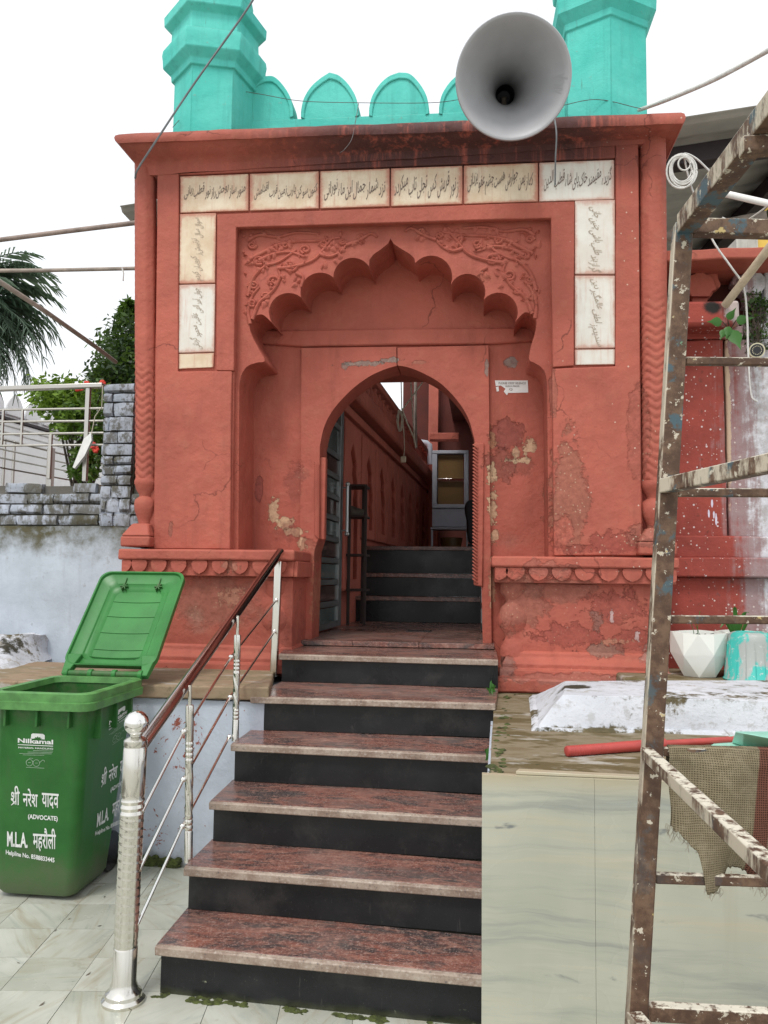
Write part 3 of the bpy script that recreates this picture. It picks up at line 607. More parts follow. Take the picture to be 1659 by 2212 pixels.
# deep niche: back wall, ledge, the two stones of the door arch
arcL = [tuple(p) for p in spline([(857, 790), (828, 799), (795, 815), (758, 843), (722, 882), (701, 920), (691, 962)], 6)]
arcR = [tuple(p) for p in spline([(859, 790), (884, 795), (912, 806), (952, 829), (988, 866), (1012, 905), (1025, 950)], 6)]
hole = XZ([(668, 1440), (650, 755), (1055, 748), (1058, 1440)], YB)
MB().prism(XZ([(500, 1500), (500, 480), (1210, 480), (1210, 1500)], YB), YB, YB + .24, holes=[hole]).build('niche_wall', M['red'], gate, .006)
MB().prism(XZ([(548, 741), (552, 713), (1172, 706), (1176, 735), (1055, 743), (858, 745), (650, 748)], YB - .03), YB - .028, YB + .02).build('niche_ledge', M['red'], gate, .012)
MB().prism(XZ([(651, 752), (856.2, 749), (857, 790)] + arcL[1:] + [(687, 1165), (679, 1190), (672, 1400), (644, 1400), (650, 1000)], YS), YS, YB + .22).build('arch_stone', M['red'], gate, .010, 2)
MB().prism(XZ([(858.8, 752), (1055, 747), (1062, 1400), (1043, 1400), (1040, 1268), (1030, 1000)] + arcR[::-1], YS), YS - .012, YB + .22).build('arch_stone', M['red'], gate, .010, 2)
for pts in ([(1024, 955), (1046, 957), (1043, 1268), (1023, 1264)], [(686, 985), (700, 985), (697, 1165), (686, 1165)]):
    a = XZ(pts, YS - .03); mb = MB().prism(a, YS - .03 if pts[0][0] > 900 else YS + .03, YS + .1)
    j = mb.build('jamb_stone', M['red'], gate, .008)
    up_, dn = (on_y(pts[0][0] + 3, pts[0][1] + 6, YS - .03), on_y(pts[3][0] + 3, pts[3][1] - 6, YS - .03)); rope = MB()
    if pts[0][0] < 900: up_, dn = on_y(685, 1000, YS + .0), on_y(685, 1160, YS + .0)
    k = 40
    for i in range(k):
        c = up_.lerp(dn, (i + .5) / k); rope.tube([c + V(-.016, -.002, .014), c + V(0, -.012, 0), c + V(.016, -.002, -.014)], .0055, 5)
    rope.build('rope_moulding', M['redplain'], j, smooth=60)
# lintel and passage behind the door arch
zl = on_y(870, 824, 6.2).z
MB().box((on_y(600, 900, 5.8).x, YB + .23, zl), (on_y(1130, 900, 5.8).x, 6.24, zl + .5)).build('lintel', M['redin'], gate, .01)
# cornice
def corn():
    lv = []   # (left pixel, right pixel, y)
    prof = [(296, 380, 1436, 308, 5.075), (295, 362, 1440, 298, 5.068), (292, 352, 1443, 294, 5.05), (284, 343, 1449, 289, 5.02), (276, 333, 1456, 283, 4.985), (267, 321, 1464, 276, 4.95), (259, 312, 1471, 270, 4.925), (256, 309, 1474, 267, 4.905), (249, 303, 1479, 261, 4.90), (247, 296, 1480, 252, 4.90), (250, 291, 1477, 245, 4.91), (258, 289, 1470, 243, 4.93)]
    mb = MB(); N = 46; vs = []
    for (ul, vl, ur, vr, y) in prof:
        a, b = on_y(ul, vl, y), on_y(ur, vr, y)
        row = [Vector((a.x, 6.35, a.z)), Vector((a.x, 5.7, a.z))] + [a.lerp(b, t / N) for t in range(N + 1)] + [Vector((b.x, 5.7, b.z)), Vector((b.x, 6.35, b.z))]
        vs += row
    n = N + 5; fs = []
    for i in range(len(prof) - 1):
        for j in range(n - 1): fs.append((i * n + j, i * n + j + 1, (i + 1) * n + j + 1, (i + 1) * n + j))
    fs.append(tuple(range((len(prof) - 1) * n, len(prof) * n))); fs.append(tuple(range(n))[::-1])
    for k in range(len(prof) - 1): fs.append((k * n, (k + 1) * n, (k + 1) * n + n - 1, k * n + n - 1))
    mb.add(vs, fs); o = mb.build('cornice', M['red'], gate, smooth=32, fix=False)
    for v in o.data.vertices: v.co += noise.noise_vector(v.co * 5) * .007 + noise.noise_vector(v.co * 17) * .003
corn()
# corner pilasters with chevron shafts, baluster feet
def pilaster(u0, u1, vt, vb, vclear, foot):
    c0 = on_y((u0 + u1) / 2, vt, 5.13); c1 = on_y((u0 + u1) / 2 + (foot[-1]), vb, 5.13); r = S((u1 - u0) / 2, 5.13) * 1.02
    na, nz = 40, 330; vs = []; fs = []; zc = on_y(u0, vclear, 5.1).z
    for i in range(nz + 1):
        t = i / nz; c = c0.lerp(c1, t)
        for j in range(na):
            q = 2 * math.pi * j / na + math.pi / 8; oc = math.cos(math.pi / 8) / math.cos((q + math.pi / 8) % (math.pi / 4) - math.pi / 8)
            rr = r * (.5 + .5 * oc)
            tri = abs(((q / (math.pi / 4)) % 2) - 1); ph = (c.z / .052 + tri * .95) % 1
            clear = (1 / (1 + math.exp((c.z - zc + .1 * noise.noise(V(q * 2, c.z * 5, 3))) * 30)))
            amp = (.0005 + .0042 * clear); rr -= amp * 1.7 * math.exp(-((ph - .5) / .17) ** 2)
            vs.append((c.x + rr * math.cos(q), c.y + rr * math.sin(q), c.z))
    for i in range(nz):
        for j in range(na): fs.append((i * na + j, i * na + (j + 1) % na, (i + 1) * na + (j + 1) % na, (i + 1) * na + j))
    p = MB().add(vs, fs).build('corner_pilaster', M['red'], gate, smooth=40, fix=True)
    zz = lambda v: on_y(u0, v, 5.13).z
    mb = MB(); pr = [(r * f, zz(v)) for f, v in foot[0]]
    mb.lathe([(a, b) for a, b in pr], (c1.x, c1.y, 0), n=28); mb.build('pilaster_foot', M['red'], p, smooth=50)
    mb = MB(); h = [c1.x - r * 1.25, c1.x + r * 1.2]; zb, zm, zu = zz(foot[1]), zz(foot[2]), zz(foot[3]); w2 = r * .75
    lo = [(h[0] - r * .25, 5.0, zb), (h[1], 5.0, zb), (h[1], 5.4, zb), (h[0] - r * .25, 5.4, zb)]; mi = [(a, b, zm) for a, b, _ in lo]
    hi = [(c1.x - w2, 5.05, zu), (c1.x + w2, 5.05, zu), (c1.x + w2, 5.4, zu), (c1.x - w2, 5.4, zu)]
    mb.hexa(lo, mi); mb.hexa([(a, b, c + .001) for a, b, c in mi], hi); mb.build('pilaster_base', M['red'], p, .012)
pilaster(290, 339, 352, 1042, 800, ([(1.0, 1036), (1.06, 1040), (1.06, 1046), (.98, 1050), (.9, 1058), (.62, 1068), (.58, 1073), (.95, 1080), (1.02, 1092), (.95, 1104), (.7, 1120), (.58, 1130), (.62, 1135), (.7, 1140)], 1182, 1160, 1132, 2))
pilaster(1381, 1437, 300, 1048, 660, ([(1.0, 1040), (1.05, 1044), (1.05, 1052), (.9, 1060), (.62, 1072), (.6, 1078), (.95, 1086), (1.02, 1100), (.95, 1114), (.7, 1130), (.6, 1138), (.7, 1150)], 1200, 1172, 1142, 5))
# plinths with petal friezes
def plinth(ul, ur, vl, vr, petals, side):
    """ul..ur: pixel edges at the ledge; v given on the left edge for ledge top, ledge bottom, frieze bottom, dado bottom, foot"""
    y = 5.0; xl, xr = on_y(ul, vl, y).x, on_y(ur, vl, y).x
    def lvl(k, dv): a = on_y(ul, vl + dv, y); b = on_y(ur, vr + dv, y); return (a.z + b.z) / 2
    ztop, zl_, zf, zd, z0 = lvl(0, 0), lvl(0, 24), lvl(0, 58), lvl(0, 208), .93
    root = None
    o_l, o_r = (.0, .0)
    led = MB().box((xl, y - .02, zl_), (xr, 5.6, ztop)).build('plinth_ledge', M['redp'], gate, .016, 3); rough(led, 4, .004, 7)
    fr = MB().box((xl + .02, y + .015, zf), (xr - .012, 5.6, zl_ + .002)).build('petal_frieze', M['redp'], gate, .006)
    px = S(1, 5.0)
    for k, u in enumerate(petals):
        c = on_y(u, vl + 40, y); hw = .5 * px * (39 if side == 'L' else 43); pts = []
        zt_ = zl_ - .002; hh = zt_ - zf - .012
        half = [(0, -1.0), (.16, -.93), (.45, -.85), (.72, -.68), (.90, -.45), (.95, -.2), (.86, -.02)]
        pts = [(c.x + a * hw, zt_ + b * hh if b < 0 else zt_) for a, b in half] + [(c.x + .5 * hw, zt_), (c.x - .5 * hw, zt_)] + [(c.x - a * hw, zt_ + b * hh if b < 0 else zt_) for a, b in half[::-1][:-1]]
        pts = [(min(max(a, xl + .022), xr - .014), b) for a, b in pts]
        MB().prism(pts, y - .006, y + .03).build('frieze_petal', M['redp'], fr, .006, 2)
    dl, dr = xl + .10, xr - (.03 if side == 'L' else .10)
    d = MB().box((dl, y + .07, zd - .05), (dr, 5.6, zf + .001)).build('plinth_dado', M['redp'], gate, .006); rough(d, 5, .006, 5, 3.)
    mb = MB(); prof = [(.07, zd + .0), (.055, zd - .012), (.05, zd - .035), (.01, zd - .075), (.01, zd - .10), (-.02, zd - .11), (-.03, z0)]
    vs = []; fs = []
    for i, (dy, z) in enumerate(prof):
        e = (.07 - dy) * .55; vs += [(dl - e, 5.6, z), (dl - e, y + dy, z), (dr + e, y + dy, z), (dr + e, 5.6, z)]
    for i in range(len(prof) - 1):
        for j in range(3): fs.append((i * 4 + j, i * 4 + j + 1, i * 4 + 5 + j, i * 4 + 4 + j))
    fs += [(0, 3, 2, 1)]
    b = mb.add(vs, fs).build('plinth_foot', M['redp'], gate, .006); rough(b, 3, .005, 6, 5.)
    return xl, xr, zf, zd, z0, dl, dr
PL = plinth(258, 638, 1183, 1190, [267, 301, 343, 386, 431, 475, 519, 563, 602], 'L')
PR = plinth(1062, 1466, 1199, 1207, [1077, 1113, 1163, 1213, 1263, 1314, 1366, 1416, 1455], 'R')
# carved baluster half-columns set into the plinth fronts beside the doorway
for u, mats in ((1108, 0), (592, 0)):
    c = on_y(u, 1340, 5.07) + V(0, 0, 0); zz = lambda v: on_y(u, v, 5.07).z
    MB().lathe([(.09, zz(1418)), (.085, zz(1398)), (.055, zz(1380)), (.05, zz(1372)), (.10, zz(1350)), (.105, zz(1335)), (.08, zz(1312)), (.045, zz(1300)), (.05, zz(1294)), (.085, zz(1280)), (.085, zz(1262)), (.1, zz(1255))], (0, 0, 0), n=24).xf(Matrix.Translation((c.x, 5.10, 0)) @ Matrix.Diagonal((.9, .62, 1, 1))).build('plinth_baluster', M['redp'], gate, smooth=50, jit=.004, jsc=14)
# petals on the door-side return of the left plinth
fr2 = MB().box((PL[1] - .012, 5.02, PL[2]), (PL[1] + .012, 5.45, PL[2] + .10)).build('petal_frieze_return', M['redp'], gate, .004)
# ------------------------------------------------------------------ inscription tablets
def tabl(pts, mat, y=5.093): 
    return MB().prism(XZ(pts, y), y, 5.12).build('inscription_tablet', M[mat], gate, .004, 2)
us = [387.5, 538, 690, 843, 1000.5, 1163.5, 1328.5]
tz = lambda u: 381 + (345 - 381) * (u - 388) / 940
bz = lambda u: 459.5 + (430 - 459.5) * (u - 388) / 940
LINES = ['منور ساز روحش را ز نور قطب ربانی', 'کنون سو کن یارب زمین قرب اقدامش', 'نزد شمار جمال این ماه نورانی', 'ز نور قربش کس تجلی تاب میکردد', 'که از یمن جوارش هست چشم عفو یزدانی', 'گزیده مقیمند خاک پای شاه قطب الدین']
SPAN = [(398, 530, 398, 428), (549, 686, 395, 428), (700, 832, 390, 430), (852, 990, 376, 428), (1010, 1152, 372, 418), (1175, 1322, 366, 408)]
for k in range(6):
    a, b = us[k] + 1.4, us[k + 1] - 1.4
    t = tabl([(a, tz(a)), (b, tz(b)), (b, bz(b)), (a, bz(a))], 'tab1' if k < 5 else 'tab2')
    l, r_, tp, bt = SPAN[k]; sl_ = -.035 * (r_ - l); bt += 5; tp -= 3
    letter('engraved_line', nast(LINES[k]), on_y(l, bt, 5.092), on_y(r_, bt + sl_, 5.092), on_y(l, tp, 5.092), M['ink'], t)
for (pts, mat, txt, q) in (
    ([(388.5, 462), (466.5, 459.5), (464.5, 611), (387, 613)], 'tab1', 'سوال سال ترتیبش ز کروبیان کردم', ((441, 606), (444, 470), (410, 606))),
    ([(387, 615), (464.5, 613), (462.5, 760), (386, 762.5)], 'tab2', 'جواب آمد الهی عاقبت محمود گردانی', ((438, 754), (441, 622), (408, 754))),
    ([(386, 764.5), (462, 762), (461, 793), (385.5, 797)], 'tab1', None, None),
    ([(1242, 433), (1328.5, 431), (1328.5, 592), (1242, 592)], 'tab2', 'گر از بند طلب باشی چنین جانی', ((1270, 447), (1270, 588), (1302, 447))),
    ([(1242, 595), (1328.5, 595), (1328.5, 751.5), (1242, 752.5)], 'tab2', 'سندیدم ز لطف عالمگیر دین', ((1270, 603), (1270, 748), (1303, 603))),
    ([(1242, 755), (1328.5, 754), (1328.5, 787), (1242, 788)], 'tab2', None, None)):
    t = tabl(pts, mat)
    if txt: letter('engraved_line', nast(txt), *[on_y(*p, 5.092) for p in q], M['ink2' if pts[0][0] < 1000 else 'ink2'], t)
# ------------------------------------------------------------------ turquoise parapet, merlons, turrets
YM = 5.28
par = MB().prism(XZ([(400, 300), (400, 266), (1330, 228), (1330, 262)], YM), YM, YM + .16).build('parapet', M['turq'], gate, .008)
def merlon(u0, u1, vb0, vb1, vt, uo):
    def og(k):  # half outline from the foot to the tip; k scales towards the centre
        um = uo; h0 = vb0; pts = []
        L = [(u0, vb0), (u0 + 1, vb0 - 18), (u0 + 7, vb0 - 42), (u0 + 22, vb0 - 66), (u0 + 42, vb0 - 84), (um, vt)]
        Rr = [(um, vt), (u1 - 42, vb1 - 86), (u1 - 22, vb1 - 67), (u1 - 7, vb1 - 42), (u1 - 1, vb1 - 18), (u1, vb1)]
        a = spline(L, 5) + spline(Rr, 5)[1:]; cu, cv = um, vb0 - 30
        return [(cu + (p[0] - cu) * k, cv + (p[1] - cv) * k + (6 * (1 - k) * 8 if k < 1 else 0)) for p in a]
    out_ = XZ([(p[0], p[1]) for p in og(1)], YM)
    m_ = MB().prism([(out_[0][0], out_[0][1] - .12)] + out_ + [(out_[-1][0], out_[-1][1] - .12)], YM + .004, YM + .15)
    o = m_.build('merlon', M['turq'], gate, .010, 2)
    inn = XZ([(p[0], p[1]) for p in og(.88)], YM); rim = MB()
    q0, q1 = out_, inn; n = len(q0); vs = []; y0 = YM - .008
    for (a, b) in zip(q0, q1): vs += [(a[0], y0, a[1]), (b[0], y0, b[1]), (a[0], YM + .02, a[1]), (b[0], YM + .02, b[1])]
    fs = []
    for i in range(n - 1):
        a = 4 * i; b = a + 4; fs += [(a, b, b + 1, a + 1), (a, a + 2, b + 2, b), (a + 1, b + 1, b + 3, a + 3)]
    rim.add(vs, fs).build('merlon_rim', M['turq'], o, .006, 2)
merlon(513, 634, 257, 252, 165, 572); merlon(650, 775, 254, 250, 157, 712); merlon(797, 927, 250, 246, 157, 862); merlon(948, 1080, 246, 242, 150, 1014)
def turret(uc, vb, d, s, rot, levels):
    """hexagonal turret; levels: (pixel height, circumradius factor)"""
    c = dep(uc, vb, d); mb = MB(); zz = lambda v: dep(uc, v, d).z
    base = CAM + (c - CAM); 
    # heights measured on the vertical line through c
    def hz(v):
        dr = ray(uc, v); t = math.hypot(c.x - CAM.x, c.y - CAM.y) / math.hypot(dr.x, dr.y); return CAM.z + dr.z * t
    mb.lathe([(s * f, hz(v)) for v, f in levels], (c.x, c.y, 0), n=6, ph=rot)
    t = mb.build('turret', M['turq'], gate, .006, 2, smooth=25)
    vd, fd = levels[-1]; dm = MB().lathe([(s * fd * .86 * math.cos(a) * (1.12 if 0 < a < .6 else 1), hz(vd) - .01 + s * .9 * math.sin(a) * 1.2) for a in [i * math.pi / 2 / 9 for i in range(9)]] + [(.03, hz(vd) + s * 1.15), (.02, hz(vd) + s * 1.6), (.004, hz(vd) + s * 1.75)], (c.x, c.y, 0), n=28)
    dm.build('turret_dome', M['turq'], t, smooth=50)
    return t
turret(460, 280, 5.62, .315, R(-103), [(352, .86), (190, .86), (189, .93), (176, .94), (162, 1.12), (146, 1.13), (135, 1.15), (123, 1.13), (122, .97), (82, .95), (72, 1.12), (52, 1.13), (51, 1.0), (42, .95), (35, .90), (30, .86)])
turret(1302, 250, 5.42, .345, R(-88), [(330, .86), (99, .86), (98, .90), (84, .91), (66, 1.06), (46, 1.07), (36, 1.08), (26, 1.06), (25, .90), (-20, .88), (-30, 1.02), (-50, 1.04), (-52, .92), (-62, .88), (-66, .8)])

# ------------------------------------------------------------------ glazed door leaves standing open in the passage (parts of the gateway)
def leaf(A, B, zb, zt_, name, panes, flip):
    A, B = Vector(A), Vector(B); d = (B - A); n_ = Vector((-d.y, d.x, 0)).normalized() * .022
    fr = MB(); L = d.length; ex = d / L
    def bx(a0, a1, z0, z1, th=1., m=None):
        q = m or fr; p0, p1 = A + ex * a0, A + ex * a1; nn = n_ * th
        q.hexa([tuple((p0 - nn)[:2]) + (z0,), tuple((p1 - nn)[:2]) + (z0,), tuple((p1 + nn)[:2]) + (z0,), tuple((p0 + nn)[:2]) + (z0,)], [tuple((p0 - nn)[:2]) + (z1,), tuple((p1 - nn)[:2]) + (z1,), tuple((p1 + nn)[:2]) + (z1,), tuple((p0 + nn)[:2]) + (z1,)])
    sw = L * .13
    bx(0, sw, zb, zt_); bx(L - sw, L, zb, zt_); k = len(panes)
    zs = [zb + (zt_ - zb) * t for t in panes]
    for z in zs: bx(sw, L - sw, z - .022, z + .022, .9)
    bx(sw, L - sw, zb, zb + .05, .9); bx(sw, L - sw, zt_ - .05, zt_, .9)
    D = fr.build(name, M['aludark'], gate, .004)
    zs = [zb] + zs + [zt_]
    for i in range(len(zs) - 1):
        g = MB(); bx(sw, L - sw, zs[i] + .03, zs[i + 1] - .03, .25, g); g.build('pane', M['glass' if i % 2 == 0 else 'glassd'], D)
    hp = A + ex * (L - sw * .4) + n_ * (3.2 * flip); h = MB(); z0, z1 = zb + (zt_ - zb) * .40, zb + (zt_ - zb) * .62
    h.tube([(hp.x, hp.y, z0), (hp.x, hp.y, z1)], .012, 10); [h.ball((hp.x, hp.y, z), .02, 10) for z in (z0, z1)]
    for z in (z0 + .03, z1 - .03): h.tube([(hp.x, hp.y, z), tuple((hp - n_ * 3.2 * flip)[:2]) + (z,)], .008, 6)
    h.build('handle', M['alu'], D, smooth=50)
A = on_y(676, 1363, 5.86); zld = 1.11
B = on_y(731, 1346, 6.75)
leaf((A.x, A.y, 0), (B.x, B.y, 0), zld + .015, 3.05, 'door_leaf', [.10, .19, .28, .37, .46, .55, .64, .73, .86], -1)
A = on_y(1052, 1375, 5.86); B = on_y(1043, 1352, 6.75)
leaf((A.x, A.y, 0), (B.x, B.y, 0), zld + .015, 3.05, 'door_leaf', [.10, .19, .28, .37, .46, .55, .64, .73, .86], 1)

# ================================================================== GROUND
fl = tag(MB().flat([(-60, -60, -.012), (60, -60, -.012), (60, 90, -.012), (-60, 90, -.012)]).build('courtyard_floor', M['paving'], smooth=0), kind='structure')
MB().flat([(-5, 1.6, -.003), (2.2, 1.6, -.003), (2.2, 4.6, -.003), (-5, 4.6, -.003)]).build('tile_grout', M['grout'], fl, smooth=0)
ts = .262; ang = R(7.6); o0 = on_z(0, 2140, 0); ca, sa = math.cos(ang), math.sin(ang)
tile0 = None
for i in range(-5, 15):
    for j in range(-5, 7):
        c = Vector((o0.x + ca * (i + .5) * ts - sa * (j + .5) * ts, o0.y + sa * (i + .5) * ts + ca * (j + .5) * ts, 0))
        if c.y > 4.28 or c.y < 1.75 or c.x > 1.9: continue
        if tile0 is None:
            h = ts / 2 - .0012; tile0 = MB().box((-h, -h, -.02), (h, h, 0)).build('floor_tile', M['ftile'], fl, 0, smooth=0); t = tile0
        else: t = dup(tile0, fl)
        t.location = c + V(0, 0, random.uniform(-.0008, .0008)); t.rotation_euler = (random.uniform(-.002, .002), random.uniform(-.002, .002), ang + random.choice((0, 1, 2, 3)) * math.pi / 2)
# ================================================================== STAIRS
ZS = [.182, .36, .54, .725, .905, 1.073]
NL = [(334, 2043.6), (396, 1873), (451, 1732), (498, 1607), (540, 1504.5), (602, 1412.6)]
NR = [(1041, 2113.6), (1042.6, 1924.6), (1043.5, 1770.6), (1049, 1633), (1053, 1519.5), (1061, 1425)]
RL = [(396, 1970), (450, 1819.6), (496, 1689), (538, 1579), (606, 1473)]
stair = thing('staircase', (-.6, 3.2, 0), 'flight of red granite steps with black risers climbing to the gateway', 'stairs')
LZ = 1.11
prevL = prevR = None
for k in range(6):
    L, Rr = on_z(*NL[k], ZS[k]), on_z(*NR[k], ZS[k]); Rr = Rr + V(.04, .006, 0)
    if k < 5:
        Lb = on_z(*RL[k], ZS[k]); nR = on_z(*NR[k + 1], ZS[k + 1]); Rb = V(nR.x + .04, nR.y + .03, ZS[k]); Lb.y += .05
    else:
        Lb = on_z(640, 1380, ZS[k]); Rb = on_z(1068, 1385, ZS[k])
    th = .036; z1, z0 = ZS[k], ZS[k] - th; zz = lambda p, z: (p.x, p.y, z)
    mb = MB(); e = V(0, .02, 0)
    mb.hexa([zz(L + e, z0), zz(Rr + e, z0), zz(Rb, z0), zz(Lb, z0)], [zz(L + e, z1), zz(Rr + e, z1), zz(Rb, z1), zz(Lb, z1)])
    t = mb.build('tread', M['granite'], stair, .003)
    mb = MB(); q = [(0, .006, 0), (0, 0, .008), (0, 0, .022), (0, .004, .031), (0, .02, .036)]
    mb.hexa([zz(L, z0 + .001), zz(Rr, z0 + .001), zz(Rr + e * 1.0, z0 + .001), zz(L + e * 1.0, z0 + .001)], [zz(L, z1 - .004), zz(Rr, z1 - .004), zz(Rr + e * 1.0, z1 + .0004), zz(L + e * 1.0, z1 + .0004)])
    n = mb.build('nosing', M['nosing'], t, .004); rough(n, 3, .0015, 20)
    zb = 0 if k == 0 else ZS[k - 1]
    a, b = L + V(.012, .035, 0), Rr + V(0, .035, 0)
    MB().hexa([zz(a, zb + .001), zz(b, zb + .001), zz(b + e, zb + .001), zz(a + e, zb + .001)], [zz(a, z0 - .001), zz(b, z0 - .001), zz(b + e, z0 - .001), zz(a + e, z0 - .001)]).build('riser', M['black'], stair, .002)
    back = V(Lb.x, Lb.y, 0); a2, b2 = a + e * 1.1 + V(.02, 0, 0), b + e * 1.1; bk = 4.1 if k < 4 else 5.0
    MB().hexa([zz(a2, -.01), zz(b2, -.01), (b2.x, bk, -.01), (max(a2.x, Lb.x + .02), bk, -.01)], [zz(a2, z0 - .002), zz(b2, z0 - .002), (b2.x, bk, z0 - .002), (max(a2.x, Lb.x + .02), bk, z0 - .002)]).build('step_core', M['grout'], stair, smooth=0)
# landing of granite tiles inside the doorway
land = thing('landing', (-.2, 5.6, 1.0), 'granite tiled landing inside the arched doorway', 'landing')
yl = on_z(663, 1383, LZ).y
xs = [on_z(u, v, LZ).x for u, v in ((640, 1384), (760, 1386), (905, 1388), (1068, 1390))]
xs = [xs[0] - .0, xs[1], xs[2], xs[3]]
for (y0, y1) in ((yl, yl + .62), (yl + .622, yl + 1.3), (yl + 1.302, 7.72)):
    for k in range(3):
        z = LZ + random.uniform(-.001, .001); MB().box((xs[k] + .0012, y0, LZ - .032), (xs[k + 1] - .0012, y1, z)).build('floor_tile', M['granite'], land, .002)
MB().box((xs[0], yl + .03, .6), (xs[3], 7.72, LZ - .033)).build('landing_core', M['grout'], land, smooth=0)
g = MB(); c = on_z(905, 1364, LZ)
for k in range(9): g.box((c.x - .09 + k * .021, c.y - .05, LZ + .002), (c.x - .09 + k * .021 + .010, c.y + .05, LZ + .006))
g.box((c.x - .10, c.y - .06, LZ + .0015), (c.x + .10, c.y - .05, LZ + .006)); g.box((c.x - .10, c.y + .05, LZ + .0015), (c.x + .10, c.y + .06, LZ + .006))
g.build('drain_grate', M['lens'], land)
ins = thing('inner_staircase', (0, 7.7, LZ), 'three dark granite steps in the shade behind the doorway', 'stairs')
y0 = on_z(880, 1344, LZ).y; xa, xb = on_y(722, 1300, y0).x, on_y(1043, 1300, y0).x + .3
zt1, zt2, zt3 = on_y(880, 1289, y0).z, on_y(880, 1238.5, y0 + .26).z, on_y(880, 1180, y0 + .52).z
zp = LZ
for k, (z, yy) in enumerate(((zt1, y0), (zt2, y0 + .26), (zt3, y0 + .52))):
    MB().box((xa, yy, zp + .001), (xb, yy + .02, z - .0403)).build('riser', M['black'], ins, .002)
    t = MB().box((xa, yy - .02, z - .04), (xb, yy + (.30 if k < 2 else 8.), z)).build('tread', M['granite'], ins, .004); zp = z
MB().box((xa, y0 + .022, LZ - .4), (xb, y0 + 8, zt1 - .045)).build('step_core', M['grout'], ins, smooth=0)
ZF = zt3
# ================================================================== COURTYARD SEEN THROUGH THE DOOR
cN, cF = dep(729, 1243, 6.95), dep(926, 1243, 13.9); tv = V(cF.x - cN.x, cF.y - cN.y, 0); CL = tv.length; tv.normalize(); nv = V(tv.y, -tv.x, 0)
def wm(): return Matrix(((tv.x, nv.x * -1, 0, cN.x), (tv.y, nv.y * -1, 0, cN.y), (0, 0, 1, 0), (0, 0, 0, 1)))   # local x along the wall, local y into the wall
cw = thing('courtyard_wall', (cN.x, cN.y, LZ), 'red panelled courtyard wall with balustrade seen through the doorway', 'wall')
zb1 = dep(731, 857, 6.95).z; zb2 = zb1 + .17; zr = dep(811, 825, 8.7).z
MB().box((-.6, 0, .9), (CL, .5, zb1)).xf(wm()).build('wall_face', M['redin'], cw, smooth=0)
MB().prism([(0, 0)] * 0 or [(-.6, zb1), (CL, zb1), (CL, zb2), (-.6, zb2)], -.16, .4).xf(wm()).build('balcony_moulding', M['redin'], cw, .03)
MB().box((-.6, -.05, zb1 - .10), (CL, .1, zb1 - .02)).xf(wm()).build('string_course', M['redin'], cw, .01)
np_ = 9; pw = CL / np_
for k in range(np_):
    s0, s1 = k * pw + .03, (k + 1) * pw - .03; zb, zt_ = ZF + .06 if k > 0 else LZ + .3, zb1 - .16; m = (s0 + s1) / 2; hw = (s1 - s0) / 2 - .10
    za = zt_ - .16; ol = [(m - hw, zb + .1), (m + hw, zb + .1), (m + hw, za - .62)] + [(m + hw * a, za - .62 + b) for a, b in ((.8, .12), (.95, .2), (.6, .36), (.7, .44), (.3, .55), (0, .62), (-.3, .55), (-.7, .44), (-.6, .36), (-.95, .2), (-.8, .12))] + [(m - hw, za - .62)]
    MB().prism([(s0, zb), (s1, zb), (s1, zt_), (s0, zt_)], -.045, .01, holes=[ol[::-1]]).xf(wm()).build('wall_panel', M['redin'], cw, .012)
nb = 26; bal0 = None
prof = [(.05, 0), (.05, .03), (.03, .05), (.055, .12), (.06, .16), (.035, .24), (.03, .28), (.045, .31), (.05, .34), (.05, zr - .08 - zb2)]
for k in range(nb):
    sx = .25 + (CL - .3) * k / (nb - 1); p = wm() @ V(sx, .0, zb2)
    if bal0 is None: bal0 = MB().lathe(prof, (0, 0, 0), n=10).build('baluster', M['redin'], cw, smooth=50); b = bal0
    else: b = dup(bal0, cw)
    b.location = p
MB().box((-.6, -.07, zr - .08), (CL, .07, zr)).xf(wm()).build('balcony_rail', M['redin'], cw, .012)
# far hall
hall = thing('pillared_hall', (1.2, 11, ZF), 'dark pillared hall at the far end beyond the doorway', 'hall')
def hx(u, v, t): return dep(u, v, t)
p0, p1 = hx(925, 1000, 13.6), hx(946, 1000, 13.6)
MB().box((p0.x, p0.y, ZF - .1), (p1.x, p0.y + .3, 5.6)).build('pillar', M['redin'], hall, .01)
zc = hx(1000, 826, 9.6).z + .35
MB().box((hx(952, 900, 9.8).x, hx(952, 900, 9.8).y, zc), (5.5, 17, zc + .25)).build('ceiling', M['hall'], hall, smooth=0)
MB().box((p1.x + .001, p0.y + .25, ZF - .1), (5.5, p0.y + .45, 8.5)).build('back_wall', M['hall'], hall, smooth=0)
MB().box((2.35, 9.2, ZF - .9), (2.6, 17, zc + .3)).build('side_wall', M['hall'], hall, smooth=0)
q0, q1 = hx(920, 935, 12.2), hx(992, 951, 12.2)
MB().box((q0.x + .05, q0.y, q1.z), (q1.x, q0.y + .2, q0.z)).build('red_beam', M['red'], hall, .01)
q0, q1 = hx(871, 823, 14.2), hx(944, 940, 14.2)
MB().box((q0.x, q0.y, 1.8), (q1.x, q0.y + .3, 7.0)).build('end_wall', M['hall'], hall, .01)  # darkened wall red, shade of the far end put into the colour
